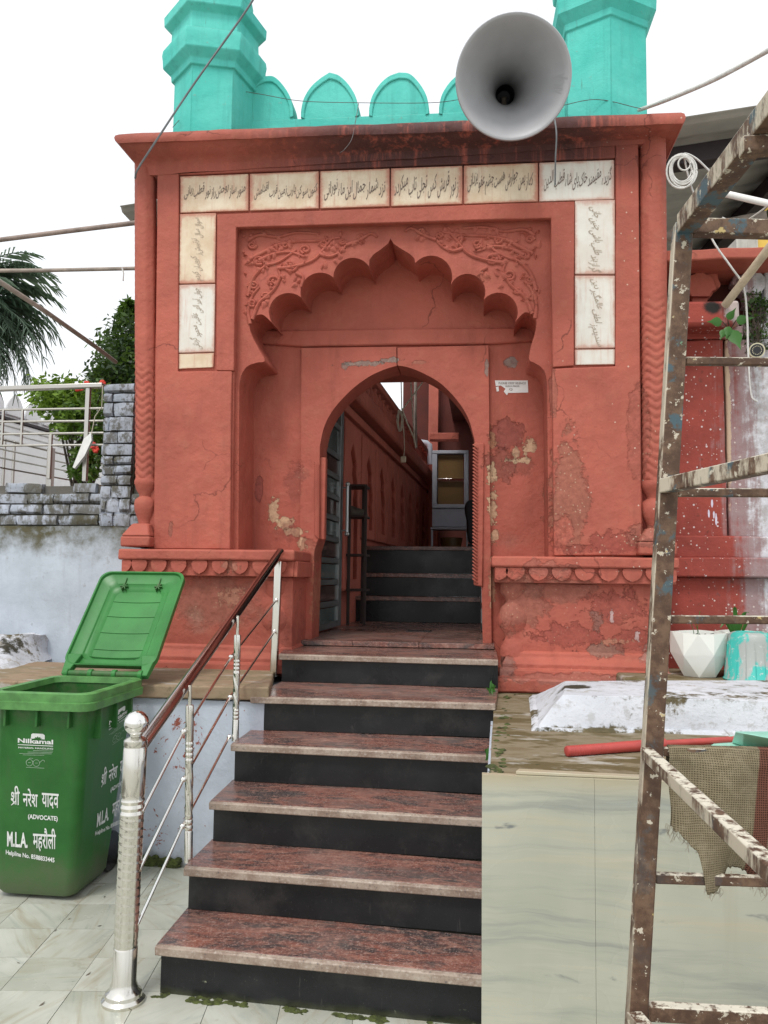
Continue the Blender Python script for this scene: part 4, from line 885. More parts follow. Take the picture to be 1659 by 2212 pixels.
# cabinet, desk, chair, pot
D = 12.0; cab = thing('glazed_cabinet', tuple(hx(972, 1175, D)), 'white framed cabinet with two amber panes in the hall', 'cabinet')
a, b = hx(934, 973, D), hx(1012, 1099, D); y = a.y
fm = MB()
for (u0, v0, u1, v1) in ((934, 973, 1012, 981), (934, 1090, 1012, 1099), (934, 981, 944, 1090), (1003, 981, 1012, 1090)):
    p, q = hx(u0, v0, D), hx(u1, v1, D); fm.box((p.x, y, q.z), (q.x, y + .35, p.z))
fm.build('cabinet_frame', M['deskw'], cab, .006)
p, q = hx(944, 1034, D), hx(1003, 1040, D); MB().box((p.x, y + .01, q.z), (q.x, y + .05, p.z)).build('chrome_bar', M['chrome'], cab, .003)
for v0, v1 in ((982, 1034), (1040, 1089)):
    p, q = hx(946, v0, D), hx(1001, v1, D); MB().box((p.x, y + .06, q.z), (q.x, y + .08, p.z)).build('amber_pane', M['goldpane'], cab, smooth=0)
p, q = hx(934, 1099, D), hx(1008, 1139, D); MB().box((p.x, y + .02, q.z), (q.x, y + .3, p.z - .001)).build('lower_panel', M['deskw'], cab, .004)
dk = thing('desk', tuple(hx(970, 1180, 11.6)), 'low white edged desk below the cabinet', 'desk'); D = 11.6
p, q = hx(930, 1139, D), hx(1012, 1144, D); MB().box((p.x, p.y, q.z), (q.x + .2, p.y + .4, p.z)).build('desk_top', M['deskw'], dk, .004)
for u in (931, 1007): p, q = hx(u, 1144, D), hx(u + 4, 1190, D); MB().box((p.x, p.y, ZF), (q.x, p.y + .05, p.z - .001)).build('leg', M['deskw'], dk, .003)
q = hx(974, 1165, 11.9); MB().lathe([(.12, ZF), (.17, ZF + .26), (.165, ZF + .27), (.14, ZF + .26)], (q.x, q.y + .1, 0), n=18).build('clay_pot', M['deskw'] if 0 else M['goldpane'], None, smooth=40)
tag(bpy.data.objects['clay_pot'], 'brown pot standing under the low desk in the hall', 'pot')
ch = thing('office_chair', tuple(hx(1022, 1190, 10.2)), 'black upholstered chair turned sideways at right of the doorway', 'chair'); D = 10.2
pts = [(1003, 1096), (1006, 1084), (1014, 1079), (1026, 1079), (1034, 1090), (1036, 1168), (1022, 1176), (1011, 1172), (1008, 1150), (1008, 1125), (1004, 1110)]
yy = hx(1020, 1120, D).y; MB().prism([(hx(u, v, D).x, hx(u, v, D).z) for u, v in pts], yy, yy + .10).build('backrest', M['chair'], ch, .03, 3)
a, b = hx(1010, 1176, D), hx(1045, 1184, D); MB().box((a.x, yy, ZF + .03), (b.x + .3, yy + .5, ZF + .12)).build('seat', M['chair'], ch, .03, 3)
# shoe rack and shoes behind the door leaf
rk = thing('shoe_rack', tuple(on_y(770, 1340, 7.0)), 'dark open shoe rack behind the glass door leaf', 'shelf')
yr = 7.02; dz = LZ + .003
for u in (753, 774, 788): p = on_y(u, 1200, yr); MB().box((p.x - .013, yr - (.0 if u != 774 else -.25), dz), (p.x + .013, yr + .026 + (.25 if u == 774 else 0), on_y(u, 1046, yr).z)).build('upright', M['dark'], rk, .003)
for v in (1046, 1112, 1196, 1272): a, b = on_y(737, v, yr), on_y(790, v, yr); MB().box((a.x, yr - .01, a.z - .02), (b.x, yr + .28, a.z)).build('shelf', M['dark'], rk, .003)
def shoe(c, l, ang_, label, z0):
    mb = MB(); n = 12; rows = [(0, 1, 1), (.012, 1.02, 1.02), (.03, .95, .9), (.05, .8, .75), (.06, .5, .5)]; vs = []; fs = []
    for z, sx, sy in rows:
        for j in range(n):
            q = 2 * math.pi * j / n; x = math.cos(q) * l / 2 * sx; yv = math.sin(q) * l * .17 * sy * (1.1 - .3 * math.sin(q * .5)); zz = z * (1 + .5 * (x < -l * .15)); vs.append((c.x + x * math.cos(ang_) - yv * math.sin(ang_), c.y + x * math.sin(ang_) + yv * math.cos(ang_), z0 + zz))
    for i in range(len(rows) - 1):
        for j in range(n): fs.append((i * n + j, i * n + (j + 1) % n, (i + 1) * n + (j + 1) % n, (i + 1) * n + j))
    fs += [tuple(range(n))[::-1], tuple(range((len(rows) - 1) * n, len(rows) * n))]
    tag(mb.add(vs, fs).build('shoe', M['shoe'], smooth=60), label, 'shoe')
shoe(on_y(770, 1108, yr + .12), .20, .1, 'worn pale shoe on the middle shelf of the rack', on_y(770, 1112, yr).z + .001)
shoe(on_z(744, 1336, LZ), .18, .4, 'flat sandal left on the landing by the door leaf', LZ + .002)
# cords tied to the balcony
cb = thing('tied_rope', tuple(hx(868, 885, 9.2)), 'pale ropes and coiled cable tied to the balcony rail', 'rope')
D = 9.2
def cord(pts, r, mat, name='cord', par=None, t=D): return MB().tube([tuple(dep(u, v, t)) for u, v in pts], r, 6).build(name, M[mat], par, smooth=60)
K = hx(870, 884, D)
cord([(869, 885), (886, 862), (904, 838), (922, 812)], .008, 'rope', 'cord', cb); cord([(868, 886), (867, 850), (866, 800)], .007, 'rope', 'cord', cb)
cord([(869, 886), (880, 915), (893, 944), (898, 966)], .011, 'rope', 'cord', cb); cord([(886, 800), (890, 870), (895, 945)], .008, 'rope', 'cord', cb); cord([(868, 888), (872, 930), (874, 968), (872, 985)], .006, 'rope', 'cord', cb)
lp = []
for i in range(60): t = i / 59 * 5 * 6.283; lp.append((864 + (5 + 2 * math.sin(i * .7)) * math.cos(t), 908 + 22 * math.sin(t) + 3 * math.sin(i)))
cord(lp, .006, 'rope', 'coil', cb)
p = hx(871, 991, D); MB().box((p.x - .03, p.y, p.z - .04), (p.x + .03, p.y + .03, p.z + .03)).build('plug_box', M['cream'], cb, .006)
tag(MB().tube([tuple(hx(u, v, 11.5)) for u, v in ((898, 800), (897, 890), (899, 968))], .02, 8).build('hanging_conduit', M['pipe'], smooth=60), 'thin grey conduit hanging down beyond the balcony', 'pipe')
tag(MB().tube([tuple(hx(u, v, 13.2)) for u, v in ((908, 955), (922, 957), (928, 962), (929, 975), (929, 1003))], .045, 10).build('drain_pipe', M['deskw'], smooth=60), 'short grey drain pipe bending at the hall pillar', 'pipe')

# ================================================================== LEFT SIDE: ledge, walls, grave
ZL = .95
led = thing('whitewashed_ledge', (-2.2, 4.3, 0), 'low peeling whitewashed ledge wall with sandy stone top left of steps', 'low wall')
cR = on_z(581, 1487, ZL); yf = cR.y
b = MB().box((-7, yf + .03, -.02), (cR.x - .03, 5.3, ZL - .075)).build('ledge_wall', M['washlow'], led); rough(b, 7, .008, 3)
b = MB().hexa([(-7, yf - .02, ZL - .07), (cR.x + .0, yf, ZL - .07), (on_z(607, 1440, ZL).x, 5.03, ZL - .07), (-7, 5.3, ZL - .07)], [(-7, yf - .02, ZL), (cR.x, yf, ZL), (on_z(607, 1440, ZL).x, 5.03, ZL), (-7, 5.3, ZL)]).build('ledge_top', M['ledge'], led, .014, 3); rough(b, 6, .007, 4, 2.)
ms = MB(); rm = random.Random(5)
for i in range(150):
    u = rm.uniform(300, 402); c = V(on_z(u, 1862, 0).x, yf + .02, rm.uniform(0, .05)); ms.ball(c, rm.uniform(.005, .016), 6, (1.4, .6, .7))
tag(ms.build('moss_clump', M['moss'], jit=.006, jsc=40), 'dark green moss growing along the foot of the ledge wall', 'moss', kind='stuff')
# grave mound at left
gL = [on_z(-260, 1452, ZL), on_z(20, 1446, ZL), on_z(152, 1412, ZL), on_z(163, 1384, ZL)]
bk = [V(gL[3].x - .05, 5.28, ZL), V(-5, 5.28, ZL)]
zt_ = ZL + .17
top = [on_z(-230, 1385, zt_), on_z(10, 1374, zt_), on_z(96, 1370, zt_), on_z(112, 1362, zt_)]
lo = [tuple(p - V(0, 0, .01)) for p in gL] + [tuple(p) for p in bk]; hi = [tuple(p) for p in top] + [(top[3].x - .02, 5.2, zt_), (-5, 5.2, zt_)]
b = MB().hexa(lo, hi).build('whitewashed_grave', M['washtomb'], None, .03, 3); rough(b, 9, .022, 5, 9.)
tag(b, 'rough whitewashed grave mound lying against the left wall behind the bin', 'grave')
# tall whitewashed wall with bare bricks on top
YV = 5.32; lw = thing('whitewashed_wall', (-3, YV, .9), 'tall blotched whitewashed wall with mossy brick top left of gateway', 'wall')
zw = on_y(100, 1042, YV).z; zpl = on_y(100, 1135, YV).z; xr_ = LX - .06
b = MB().box((-8, YV, .9), (xr_, YV + .34, zpl)).build('plastered_face', M['wash'], lw); rough(b, 7, .010, 3, 1.)
b = MB().box((-8, YV + .03, zpl - .01), (xr_, YV + .33, zw - .02)).build('mortar_core', M['mortar'], lw); rough(b, 7, .02, 6, 4.)
rb = random.Random(11); bm_ = []
for k in range(5):
    me_ = MB().box((-.5, 0, -.5), (.5, .06, .5)); o = me_.build('brick', M['brick'], None, 0); bmx = bmesh.new(); bmx.from_mesh(o.data); bmesh.ops.subdivide_edges(bmx, edges=bmx.edges, cuts=3, use_grid_fill=True)
    for v in bmx.verts:
        q_ = Vector((v.co.x * 2.4, v.co.y * 9, v.co.z)) + Vector((k * 5., 0, 0)); nn_ = noise.noise_vector(q_ * 1.6); n3_ = noise.noise_vector(q_ * 4.5); rd_ = max(0, abs(v.co.x) * 2 - .8) + max(0, abs(v.co.z) * 2 - .7) * .6
        v.co += Vector((nn_.x * .025, (nn_.y * .010 + n3_.y * .005) + (rd_ * .03 if v.co.y < .03 else 0), nn_.z * .06))
    bmx.to_mesh(o.data); bmx.free(); o.data.polygons.foreach_set('use_smooth', [True] * len(o.data.polygons)); o.data.set_sharp_from_angle(angle=R(50))
    o.data.name = 'brick'; bm_.append(o.data); bpy.data.objects.remove(o)
def put_brick(x0, x1, z0, z1, y, par, dy=.0):
    o = bpy.data.objects.new('brick', rb.choice(bm_)); COL.objects.link(o); o.parent = par; o.matrix_parent_inverse = par.matrix_world.inverted()
    o.location = ((x0 + x1) / 2, y + rb.uniform(-.012, .008) - dy, (z0 + z1) / 2); o.scale = (x1 - x0, 1.0, z1 - z0); o.rotation_euler = (0, rb.uniform(-.03, .03), rb.uniform(-.04, .04)); return o
nc = 4; hc = (zw - zpl) / nc
for c in range(nc):
    x = -4.6 + rb.uniform(0, .2)
    while x < xr_ - .12:
        l = rb.uniform(.17, .33)
        if not (c == nc - 1 and rb.random() < .35): put_brick(x + .006, min(x + l, xr_) - .006, zpl + c * hc + .006, zpl + (c + 1) * hc - .006, YV + .0, lw)
        x += l
# brick pillar against the gateway
xa, xb = on_y(222, 950, YV).x, on_y(289, 950, YV).x; bp = thing('brick_pillar', ((xa + xb) / 2, YV + .1, zw), 'square pillar of whitewashed bricks between railing and gateway', 'pillar')
b = MB().box((xa + .015, YV + .02, zpl), (xb, YV + .35, on_y(250, 832, YV).z - .01)).build('mortar_core', M['mortar'], bp); rough(b, 6, .012, 8, 2.)
V4 = [1138, 1108, 1077, 1049, 1026.5, 1004.8, 985, 959, 932.5, 901, 870, 850, 829]
SP = [(.45,), (.2, .62), (.35,), (.55,), (.42,), (.4,), (.0,), (.5,), (.22,), (.33,), (.3,), (.0,)]
for k in range(len(V4) - 1):
    z0, z1 = on_y(250, V4[k], YV).z, on_y(250, V4[k + 1], YV).z; cuts = [0] + [c for c in SP[k] if c > 0] + [1]
    for a, c in zip(cuts[:-1], cuts[1:]): put_brick(xa + (xb - xa) * a + .005, xa + (xb - xa) * c - .005, z0 + .006, z1 - .006, YV - .02, bp)
# steel railing on the wall
YR = 5.48; rl = thing('steel_railing', tuple(on_y(191, 1030, YR)), 'stainless steel railing on top of the mossy left wall', 'railing')
def rr(u0, v0, u1, v1, r, name='rail'): MB().tube([tuple(on_y(u0, v0, YR)), tuple(on_y(u1, v1, YR))], r, 8).build(name, M['steelgrey'], rl, smooth=60)
MB().bar(on_y(-120, 844, YR), on_y(224, 833, YR), .055, .032).build('handrail', M['steelgrey'], rl, .004)
for v0, v1 in ((887, 882), (912, 909), (939.5, 935), (963.5, 961)): rr(-100, v0, 224, v1, .0085)
p0, p1 = on_y(191.5, 838, YR), on_y(191.5, 1040, YR); MB().box((p0.x - .016, YR - .016, p1.z), (p0.x + .016, YR + .016, p0.z)).build('post', M['steelgrey'], rl, .003)
p0, p1 = on_y(110, 939, YR), on_y(110, 1035, YR); MB().box((p0.x - .012, YR - .012, p1.z), (p0.x + .012, YR + .012, p0.z)).build('post', M['steelgrey'], rl, .003)
for u in (7.5, 49): p0, p1 = on_y(u, 886, YR), on_y(u, 962, YR); MB().box((p0.x - .008, YR - .008, p1.z), (p0.x + .008, YR + .008, p0.z)).build('spindle', M['steelgrey'], rl, .002)
pl_ = [on_y(197, 938, YR - .03), on_y(190, 952, YR - .05), on_y(176, 985, YR - .06), on_y(160, 1012, YR - .04)]
mb = MB(); vs = []
for i, p in enumerate(pl_): w_ = (.006, .035, .03, .012)[i]; vs += [p + V(-w_, 0, .01), p + V(w_, -.015, 0), p + V(w_, .01, -.004), p + V(-w_, .012, .004)]
mb.add(vs, [(4 * i + a, 4 * i + (a + 1) % 4, 4 * i + 4 + (a + 1) % 4, 4 * i + 4 + a) for i in range(3) for a in range(4)] + [(0, 3, 2, 1), (12, 13, 14, 15)])
tag(mb.build('plastic_scrap', M['plastic_w'], smooth=70), 'limp white plastic strip tied to the steel railing post', 'plastic strip')
tag(MB().tube([tuple(on_y(u, v, YR - .04)) for u, v in ((222, 832), (220, 880), (217, 883), (205, 900), (200, 925), (197, 940))], .0035, 5).build('tie_string', M['rope'], smooth=60), 'thin string tied between railing and brick pillar', 'string')
# ramp railing farther back
rp = thing('ramp_railing', tuple(dep(110, 1010, 8.4)), 'sloping steel ramp railing behind the left wall', 'railing')
for (u0, v0, u1, v1) in ((-40, 939, 224, 1003), (-40, 961, 224, 1018), (-40, 981, 224, 1033), (-40, 1003, 224, 1050)):
    MB().tube([tuple(dep(u0, v0, 8.0)), tuple(dep(u1, v1, 9.2))], .009, 6).build('rail', M['steelgrey'], rp, smooth=60)
for u, v0, v1, h in ((11, 948, 1010, .012), (31.5, 953, 1014, .012), (111, 968, 1040, .03), (183, 985, 1045, .014)):
    a, b = dep(u, v0, 8.5), dep(u, v1, 8.5); MB().box((a.x - h, a.y - h, b.z - .5), (a.x + h, a.y + h, a.z)).build('post', M['steelgrey'], rp, .003)
# white building with stepped merlons
wb = thing('white_building', tuple(dep(60, 1243, 13)), 'long white building with pointed parapet merlons behind the railing', 'building')
A, B = dep(0, 901, 12.0), dep(179, 953, 14.1); tv2 = V(B.x - A.x, B.y - A.y, 0); tv2.normalize(); zc_ = (A.z + B.z) / 2
m2 = Matrix(((tv2.x, -tv2.y, 0, A.x), (tv2.y, tv2.x, 0, A.y), (0, 0, 1, 0), (0, 0, 0, 1)))
MB().box((-6, .04, -.05), (12, 3, zc_ - .10)).xf(m2).build('wall', M['white'], wb, smooth=0)
MB().box((-6, -.06, zc_ - .02), (12, .3, zc_ + .02)).xf(m2).build('dark_coping', M['beam'], wb)
for k, (a, z0, z1) in enumerate(((-.03, -.10, -.03), (.0, -.20, -.105), (.02, -.30, -.205))): MB().box((-6, a, zc_ + z0), (12, .3, zc_ + z1)).xf(m2).build('cornice', M['white'], wb, .012)
MB().box((-6, .12, zc_ + .02), (12, .3, zc_ + .14)).xf(m2).build('parapet_base', M['white'], wb)
for k in range(22):
    s = -3.6 + k * .45; h = .36; pts = [(s - .2, zc_ + .1), (s + .2, zc_ + .1), (s + .2, zc_ + h * .72), (s + .14, zc_ + h * 1.0), (s + .05, zc_ + h * 1.22), (s - .05, zc_ + h * 1.22), (s - .14, zc_ + h), (s - .2, zc_ + h * .72)]
    MB().prism(pts, .08, .28).xf(m2).build('merlon', M['white'], wb, .02)
# ------------------------------------------------------------------ trees
def leaves(pts, n, size, mat, name, parent, rng, droop=.3, asp=.38):
    vs = []; fs = []; tint = []
    for _ in range(n):
        c, r, tb = rng.choice(pts); d = Vector((rng.gauss(0, 1), rng.gauss(0, 1), rng.gauss(0, 1))).normalized() * (rng.random() ** .45) * r
        p = Vector(c) + Vector((d.x, d.y, d.z * .85)); a = Vector((rng.gauss(0, 1), rng.gauss(0, 1), rng.gauss(-droop, .8))).normalized(); b = a.cross(Vector((rng.gauss(0, 1), rng.gauss(0, 1), rng.gauss(0, 1)))).normalized()
        l = size * rng.uniform(.6, 1.3); o = len(vs); vs += [p, p + a * l * .5 + b * l * asp * .5, p + a * l, p + a * l * .5 - b * l * asp * .5]; fs.append((o, o + 1, o + 2, o + 3))
        tint += [min(1, max(0, tb + rng.gauss(0, .22)))] * 4
    o = MB().add(vs, fs).build(name, mat, parent, fix=False, smooth=0); at = o.data.attributes.new('tint', 'FLOAT', 'POINT'); at.data.foreach_set('value', tint); return o
rg = random.Random(21)
bush = thing('flowering_shrub', tuple(dep(150, 1050, 7.2)), 'bright green shrub with red flowers hanging over the railing', 'shrub')
pts = []
for _ in range(34): pts.append((dep(rg.uniform(80, 175), rg.uniform(832, 880), rg.uniform(6.9, 7.5)), rg.uniform(.06, .16), rg.uniform(.55, 1)))
for _ in range(26): pts.append((dep(rg.uniform(130, 190), rg.uniform(870, 930), rg.uniform(6.9, 7.4)), rg.uniform(.06, .14), rg.uniform(.3, .8)))
for _ in range(30): pts.append((dep(rg.uniform(185, 224), rg.uniform(835, 1000), rg.uniform(6.7, 7.3)), rg.uniform(.06, .15), rg.uniform(0, .5)))
for _ in range(14): pts.append((dep(rg.uniform(165, 200), rg.uniform(975, 1030), rg.uniform(6.8, 7.2)), rg.uniform(.05, .10), rg.uniform(.1, .6)))
leaves(pts, 6500, .062, M['leafb'], 'foliage', bush, rg)
st = MB()
for _ in range(16):
    a = dep(rg.uniform(150, 205), 1075, 7.3); e = rg.choice(pts)[0]; m_ = a.lerp(e, .5) + V(rg.uniform(-.1, .1), 0, rg.uniform(0, .25)); st.tube(spline([a, m_, e], 5), .009, 5, True, lambda t: .014 - .010 * t)
st.build('stem', M['bark'], bush, smooth=60)
for (u, v) in ((170, 836), (176, 837), (187, 830), (201, 962), (207, 971), (221, 828), (168, 838)):
    mb = MB(); c = dep(u, v, 6.62)
    for k in range(6): a = k * 1.05; mb.ball(c + V(.016 * math.cos(a), 0, .016 * math.sin(a)), .016, 6, (1, .6, 1))
    mb.build('flower', M['flower'], bush, jit=.006, jsc=60, smooth=60)
tree = thing('dark_tree', tuple(dep(260, 1060, 8.2)), 'dark leafy tree behind the brick pillar beside the gateway', 'tree')
pts = []
for _ in range(60): 
    u = rg.uniform(218, 330); v = rg.uniform(690, 850); 
    if u < 250 - (v - 690) * .4: continue
    pts.append((dep(u, v, rg.uniform(7.6, 8.8)), rg.uniform(.12, .26), .15 + .75 * (rg.random() < .35) * (v < 800)))
for _ in range(24): pts.append((dep(rg.uniform(195, 310), rg.uniform(790, 860), rg.uniform(7.6, 8.8)), rg.uniform(.14, .24), .05))
for _ in range(9): pts.append((dep(rg.uniform(250, 290), rg.uniform(655, 700), 8), .06, .7))
leaves(pts, 8200, .075, M['leafd'], 'crown', tree, rg)
st = MB(); base = dep(270, 1150, 8.2)
for _ in range(14): e = rg.choice(pts)[0]; st.tube(spline([base, base.lerp(e, .5) + V(0, 0, .25), e], 5), .03, 6, True, lambda t: .045 - .035 * t)
st.build('trunk', M['bark'], tree, smooth=60)
# palm
pc = dep(-112, 665, 8.8); palm = thing('palm_tree', (pc.x, pc.y, 0), 'date palm with drooping feathery fronds at the left edge', 'tree')
MB().tube([(pc.x - .15, pc.y, -.0), (pc.x - .05, pc.y, pc.z * .5), (pc.x, pc.y, pc.z)], .16, 12, True, lambda t: .19 - .05 * t).build('trunk', M['bark'], palm, jit=.02, jsc=9, smooth=60)
fr = MB(); tint = []
for k in range(110):
    az = rg.uniform(-2.0, 2.0) if k % 3 else rg.uniform(0, 6.28); el = rg.uniform(-.75, 1.1); ln = rg.uniform(1.05, 1.5); dirh = V(math.cos(az), math.sin(az) * .8, 0); p = V(*pc); path = [p.copy()]; e = el
    for i in range(14): p = p + (dirh * math.cos(e) + V(0, 0, math.sin(e))) * ln / 14; e -= (.09 + .05 * i / 14) ; path.append(p.copy())
    tb = rg.uniform(.1, .9)
    for i in range(1, 14):
        t = (path[i] - path[i - 1]).normalized(); side = t.cross(V(0, 0, 1)).normalized(); upv = side.cross(t)
        for sg in (-1, 1):
            for h in (0, .5):
                b0 = path[i - 1].lerp(path[i], h); l = .34 * (1 - .55 * (i / 14) ** 2) * rg.uniform(.8, 1.15); d = (t * .75 + side * sg * .75 + upv * rg.uniform(-.25, .2)).normalized(); wv = t.cross(d).cross(d).normalized() * .009
                mid = b0 + d * l * .55; tip = b0 + d * l + V(0, 0, -l * .22); o = len(fr.v); fr.add([b0 - wv * .6, b0 + wv * .6, mid + wv, tip, mid - wv], [(0, 1, 2, 3, 4)]); tint += [min(1, max(0, tb + rg.gauss(0, .15)))] * 5
    o = len(fr.v); fr.tube(path, .012, 4, True, lambda t: .014 - .010 * t); tint += [.6] * (len(fr.v) - o)
o = fr.build('crown', M['palm'], palm, fix=False, smooth=0); at = o.data.attributes.new('tint', 'FLOAT', 'POINT'); at.data.foreach_set('value', tint)
# pipes strung from the gateway to the left
YQ = 5.5
def pipe(pts, r, mat, label, name='metal_pipe', y=YQ, n=10): return tag(MB().tube([tuple(on_y(u, v, y)) for u, v in pts], r, n).build(name, M[mat], smooth=60), label, 'pipe')
pipe([(-120, 536), (0, 518), (140, 500), (320, 478)], .018, 'pipeg', 'topmost rusty pipe with green paint running left from the gateway')
pipe([(-120, 585.5), (100, 584), (330, 579)], .014, 'pipe', 'level grey pipe with a tied rag left of the gateway')
tag(MB().tube([tuple(dep(u, v, t)) for u, v, t in ((-60, 566, 5.5), (0, 609, 5.6), (100, 674, 6.0), (205, 748, 6.5), (250, 782, 6.9))], .018, 10).build('metal_pipe', M['pipe'], smooth=60), 'slanting grey pipe running down into the dark tree', 'pipe')
tag(MB().tube([tuple(on_y(u, v, YQ - .03)) for u, v in ((264, 578), (267, 590), (266, 607))], .006, 5).build('rag', M['plastic_w'], smooth=60), 'small white rag knotted on the level grey pipe', 'rag')
# cables over the front
def line3(pts, r, mat, label, name='cable', cat='cable'): return tag(MB().tube(spline(pts, 6), r, 6).build(name, M[mat], smooth=60), label, cat)
line3([on_y(292, 385, 5.02), on_y(298, 365, 4.95), on_y(340, 300, 4.86), on_y(420, 180, 4.8), on_y(520, 40, 4.7), on_y(560, -22, 4.65)], .007, 'cable', 'grey overhead cable crossing the left turret down to the cornice corner')
line3([on_y(373, 275, 4.98), on_y(395, 252, 5.1), on_y(430, 228, 5.18), on_y(512, 200, 5.18), on_y(560, 203, 5.2), on_y(650, 218, 5.2), on_y(780, 222, 5.22), on_y(930, 222, 5.22), on_y(1000, 214, 5.22)], .0022, 'wire', 'thin dark wire looped along the turquoise merlons', 'wire', 'wire')
line3([on_y(775, 222, 5.22), on_y(768, 262, 4.95), on_y(760, 300, 4.86), on_y(745, 322, 4.84), on_y(735, 330, 4.84)], .0025, 'wire', 'loose wire end hanging in front of the cornice', 'wire', 'wire')
line3([on_y(1205, 230, 5.0), on_y(1290, 215, 5.05), on_y(1385, 235, 5.0)], .0022, 'wire', 'thin wire tied round the right turret', 'wire', 'wire')
line3([on_y(1195, 230, 4.85), on_y(1197, 250, 4.82), on_y(1202, 290, 4.80), on_y(1200, 340, 4.83), on_y(1199, 400, 4.9)], .0055, 'cable', 'grey cable hanging from the loudspeaker over the marble tablets')
line3([on_y(1380, 238, 5.1), on_y(1440, 216, 4.6), on_y(1530, 178, 4.2), on_y(1600, 142, 3.9), on_y(1720, 75, 3.5)], .012, 'wcable', 'pale thick conduit rising from the right turret to the upper right', 'conduit', 'pipe')

# ================================================================== LOUDSPEAKER
hm, ht = dep(1109, 168, 4.50), dep(1091, 205, 5.12); ax = (hm - ht).normalized()
horn = thing('horn_loudspeaker', tuple(on_y(1120, 262, 5.2)), 'large grey horn loudspeaker mounted above the cornice', 'loudspeaker')
HL = (hm - ht).length; prof = []
for i in range(25):
    t = i / 24; prof.append((.060 + (.302 - .060) * (.22 * t + .78 * t ** 2.7), HL * t))
outp = [(r + .006, h) for r, h in prof]
bell = prof + [(.309, HL + .004), (.318, HL + .004), (.323, HL - .006), (.319, HL - .016), (.309, HL - .016)] + outp[::-1][1:]
MB().lathe(bell, ht, ax, 64, cap=False).build('bell', M['horn'], horn, smooth=50)
MB().lathe([(.001, -.14), (.040, -.13), (.061, -.08), (.0605, .010)], ht, ax, 32, cap=False).build('throat', M['hornd'], horn, smooth=40)
MB().lathe([(.001, -.30), (.05, -.30), (.085, -.28), (.095, -.2), (.095, -.06), (.070, -.02), (.069, .02)], ht, ax, 32, cap=False).build('driver', M['horn'], horn, smooth=40)
br = MB(); q = ht + ax * (-.1); zc2 = on_y(1120, 258, 5.2).z
br.tube([q, q + V(0, .12, -.12), (q.x, q.y + .12, zc2 - .05)], .016, 8); br.box((q.x - .08, q.y + .04, zc2 - .06), (q.x + .08, q.y + .2, zc2 - .035)); br.build('bracket', M['pipe'], horn, smooth=40)
lt = MB(); gv, gf = glyphs('AHUJA', .01); gx0 = min(p[0] for p in gv); gx1 = max(p[0] for p in gv)
e1 = ax.cross(V(0, 0, 1)).normalized(); e2 = ax.cross(e1)
if e1.dot(RT) < 0: e1 = -e1
e2 = -ax.cross(e1) if ax.cross(e1).dot(UP) < 0 else ax.cross(e1)
vs_ = []
for p in gv:
    th = -.30 + .38 * ((p[0] - gx0) / (gx1 - gx0)); hh = 1.0 - (p[1] / .72) * .10 - .03; i = max(0, min(23, int(hh * 24))); f_ = hh * 24 - i
    r_ = prof[i][0] + (prof[min(24, i + 1)][0] - prof[i][0]) * f_ - .0022 - p[2] * .0002; h_ = HL * hh
    vs_.append(ht + ax * h_ + (e1 * math.cos(th) + e2 * math.sin(th)) * r_)
lt.add(vs_, gf).build('embossed_letters', M['horn'], horn, fix=False, smooth=0)

# ================================================================== RIGHT PLATFORM
ZR = .87; pf = thing('marble_platform', (1.5, 2.9, 0), 'right hand platform clad in veined marble slabs with mossy stone top', 'platform')
YF = 2.87; xl0 = on_y(1041, 1700, YF).x
def slab(u0, u1, name='marble_slab'):
    a, b = on_y(u0, 1900, YF).x, on_y(u1, 1900, YF).x; MB().box((a + .0004, YF - .022 + random.uniform(-.0015, .0015), -.003), (b - .0004, YF + .004, ZR + .004)).build(name, M['marble'], pf, .0004)
slab(1040.5, 1283.7); slab(1283.7, 1700); slab(1700, 2060)
b = MB().hexa([(xl0 + .015, YF + .005, 0), (5, YF + .005, 0), (5, 6, 0), (on_z(1070, 1480, ZR).x, 6, 0)], [(xl0 + .015, YF + .005, ZR - .06), (5, YF + .005, ZR - .06), (5, 6, ZR - .06), (on_z(1070, 1480, ZR).x, 6, ZR - .06)]).build('platform_core', M['washlow'], pf)
b = MB().hexa([(xl0 + .03, YF + .012, ZR - .06), (5, YF + .012, ZR - .06), (5, 6, ZR - .06), (on_z(1072, 1480, ZR).x, 6, ZR - .06)], [(xl0 + .03, YF + .012, ZR - .002), (5, YF + .012, ZR - .002), (5, 6, ZR - .002), (on_z(1072, 1480, ZR).x, 6, ZR - .002)]).build('platform_top', M['slab'], pf, .01); rough(b, 9, .006, 4, 6.)
a, c = on_z(1113, 1668, ZR), on_z(1405, 1680, ZR)
MB().hexa([(a.x, YF - .012, ZR + .005), (c.x, YF - .012, ZR + .005), (c.x, YF + .028, ZR + .005), (a.x + .01, YF + .028, ZR + .005)], [(a.x, YF - .010, ZR + .017), (c.x, YF - .010, ZR + .013), (c.x, YF + .026, ZR + .013), (a.x + .012, YF + .026, ZR + .017)]).build('marble_strip', M['marble'], pf, .002)
q = MB(); rm = random.Random(9)
for i in range(46):
    t = rm.random(); yy_ = rm.uniform(0, 1.9); c = V(xl0 + .025 + .06 * yy_ + .05 * t * t, YF + .03 + yy_, ZR - .002); q.ball(c, rm.uniform(.005, .016), 6, (1.3, 1.6, .35))
tag(q.build('moss_clump', M['moss'], jit=.006, jsc=40), 'dark moss growing along the platform edge beside the steps', 'moss', kind='stuff')
# red stone block at the foot of the right plinth
a, c = on_z(1070, 1496, ZR), on_z(1172, 1499, ZR)
b = MB().box((a.x, a.y, ZR), (c.x + .35, 5.0, on_y(1100, 1466, a.y).z)).build('red_stone_block', M['redp'], None, .012); rough(b, 4, .006, 6)
tag(b, 'worn red stone block lying under the right plinth', 'stone block')
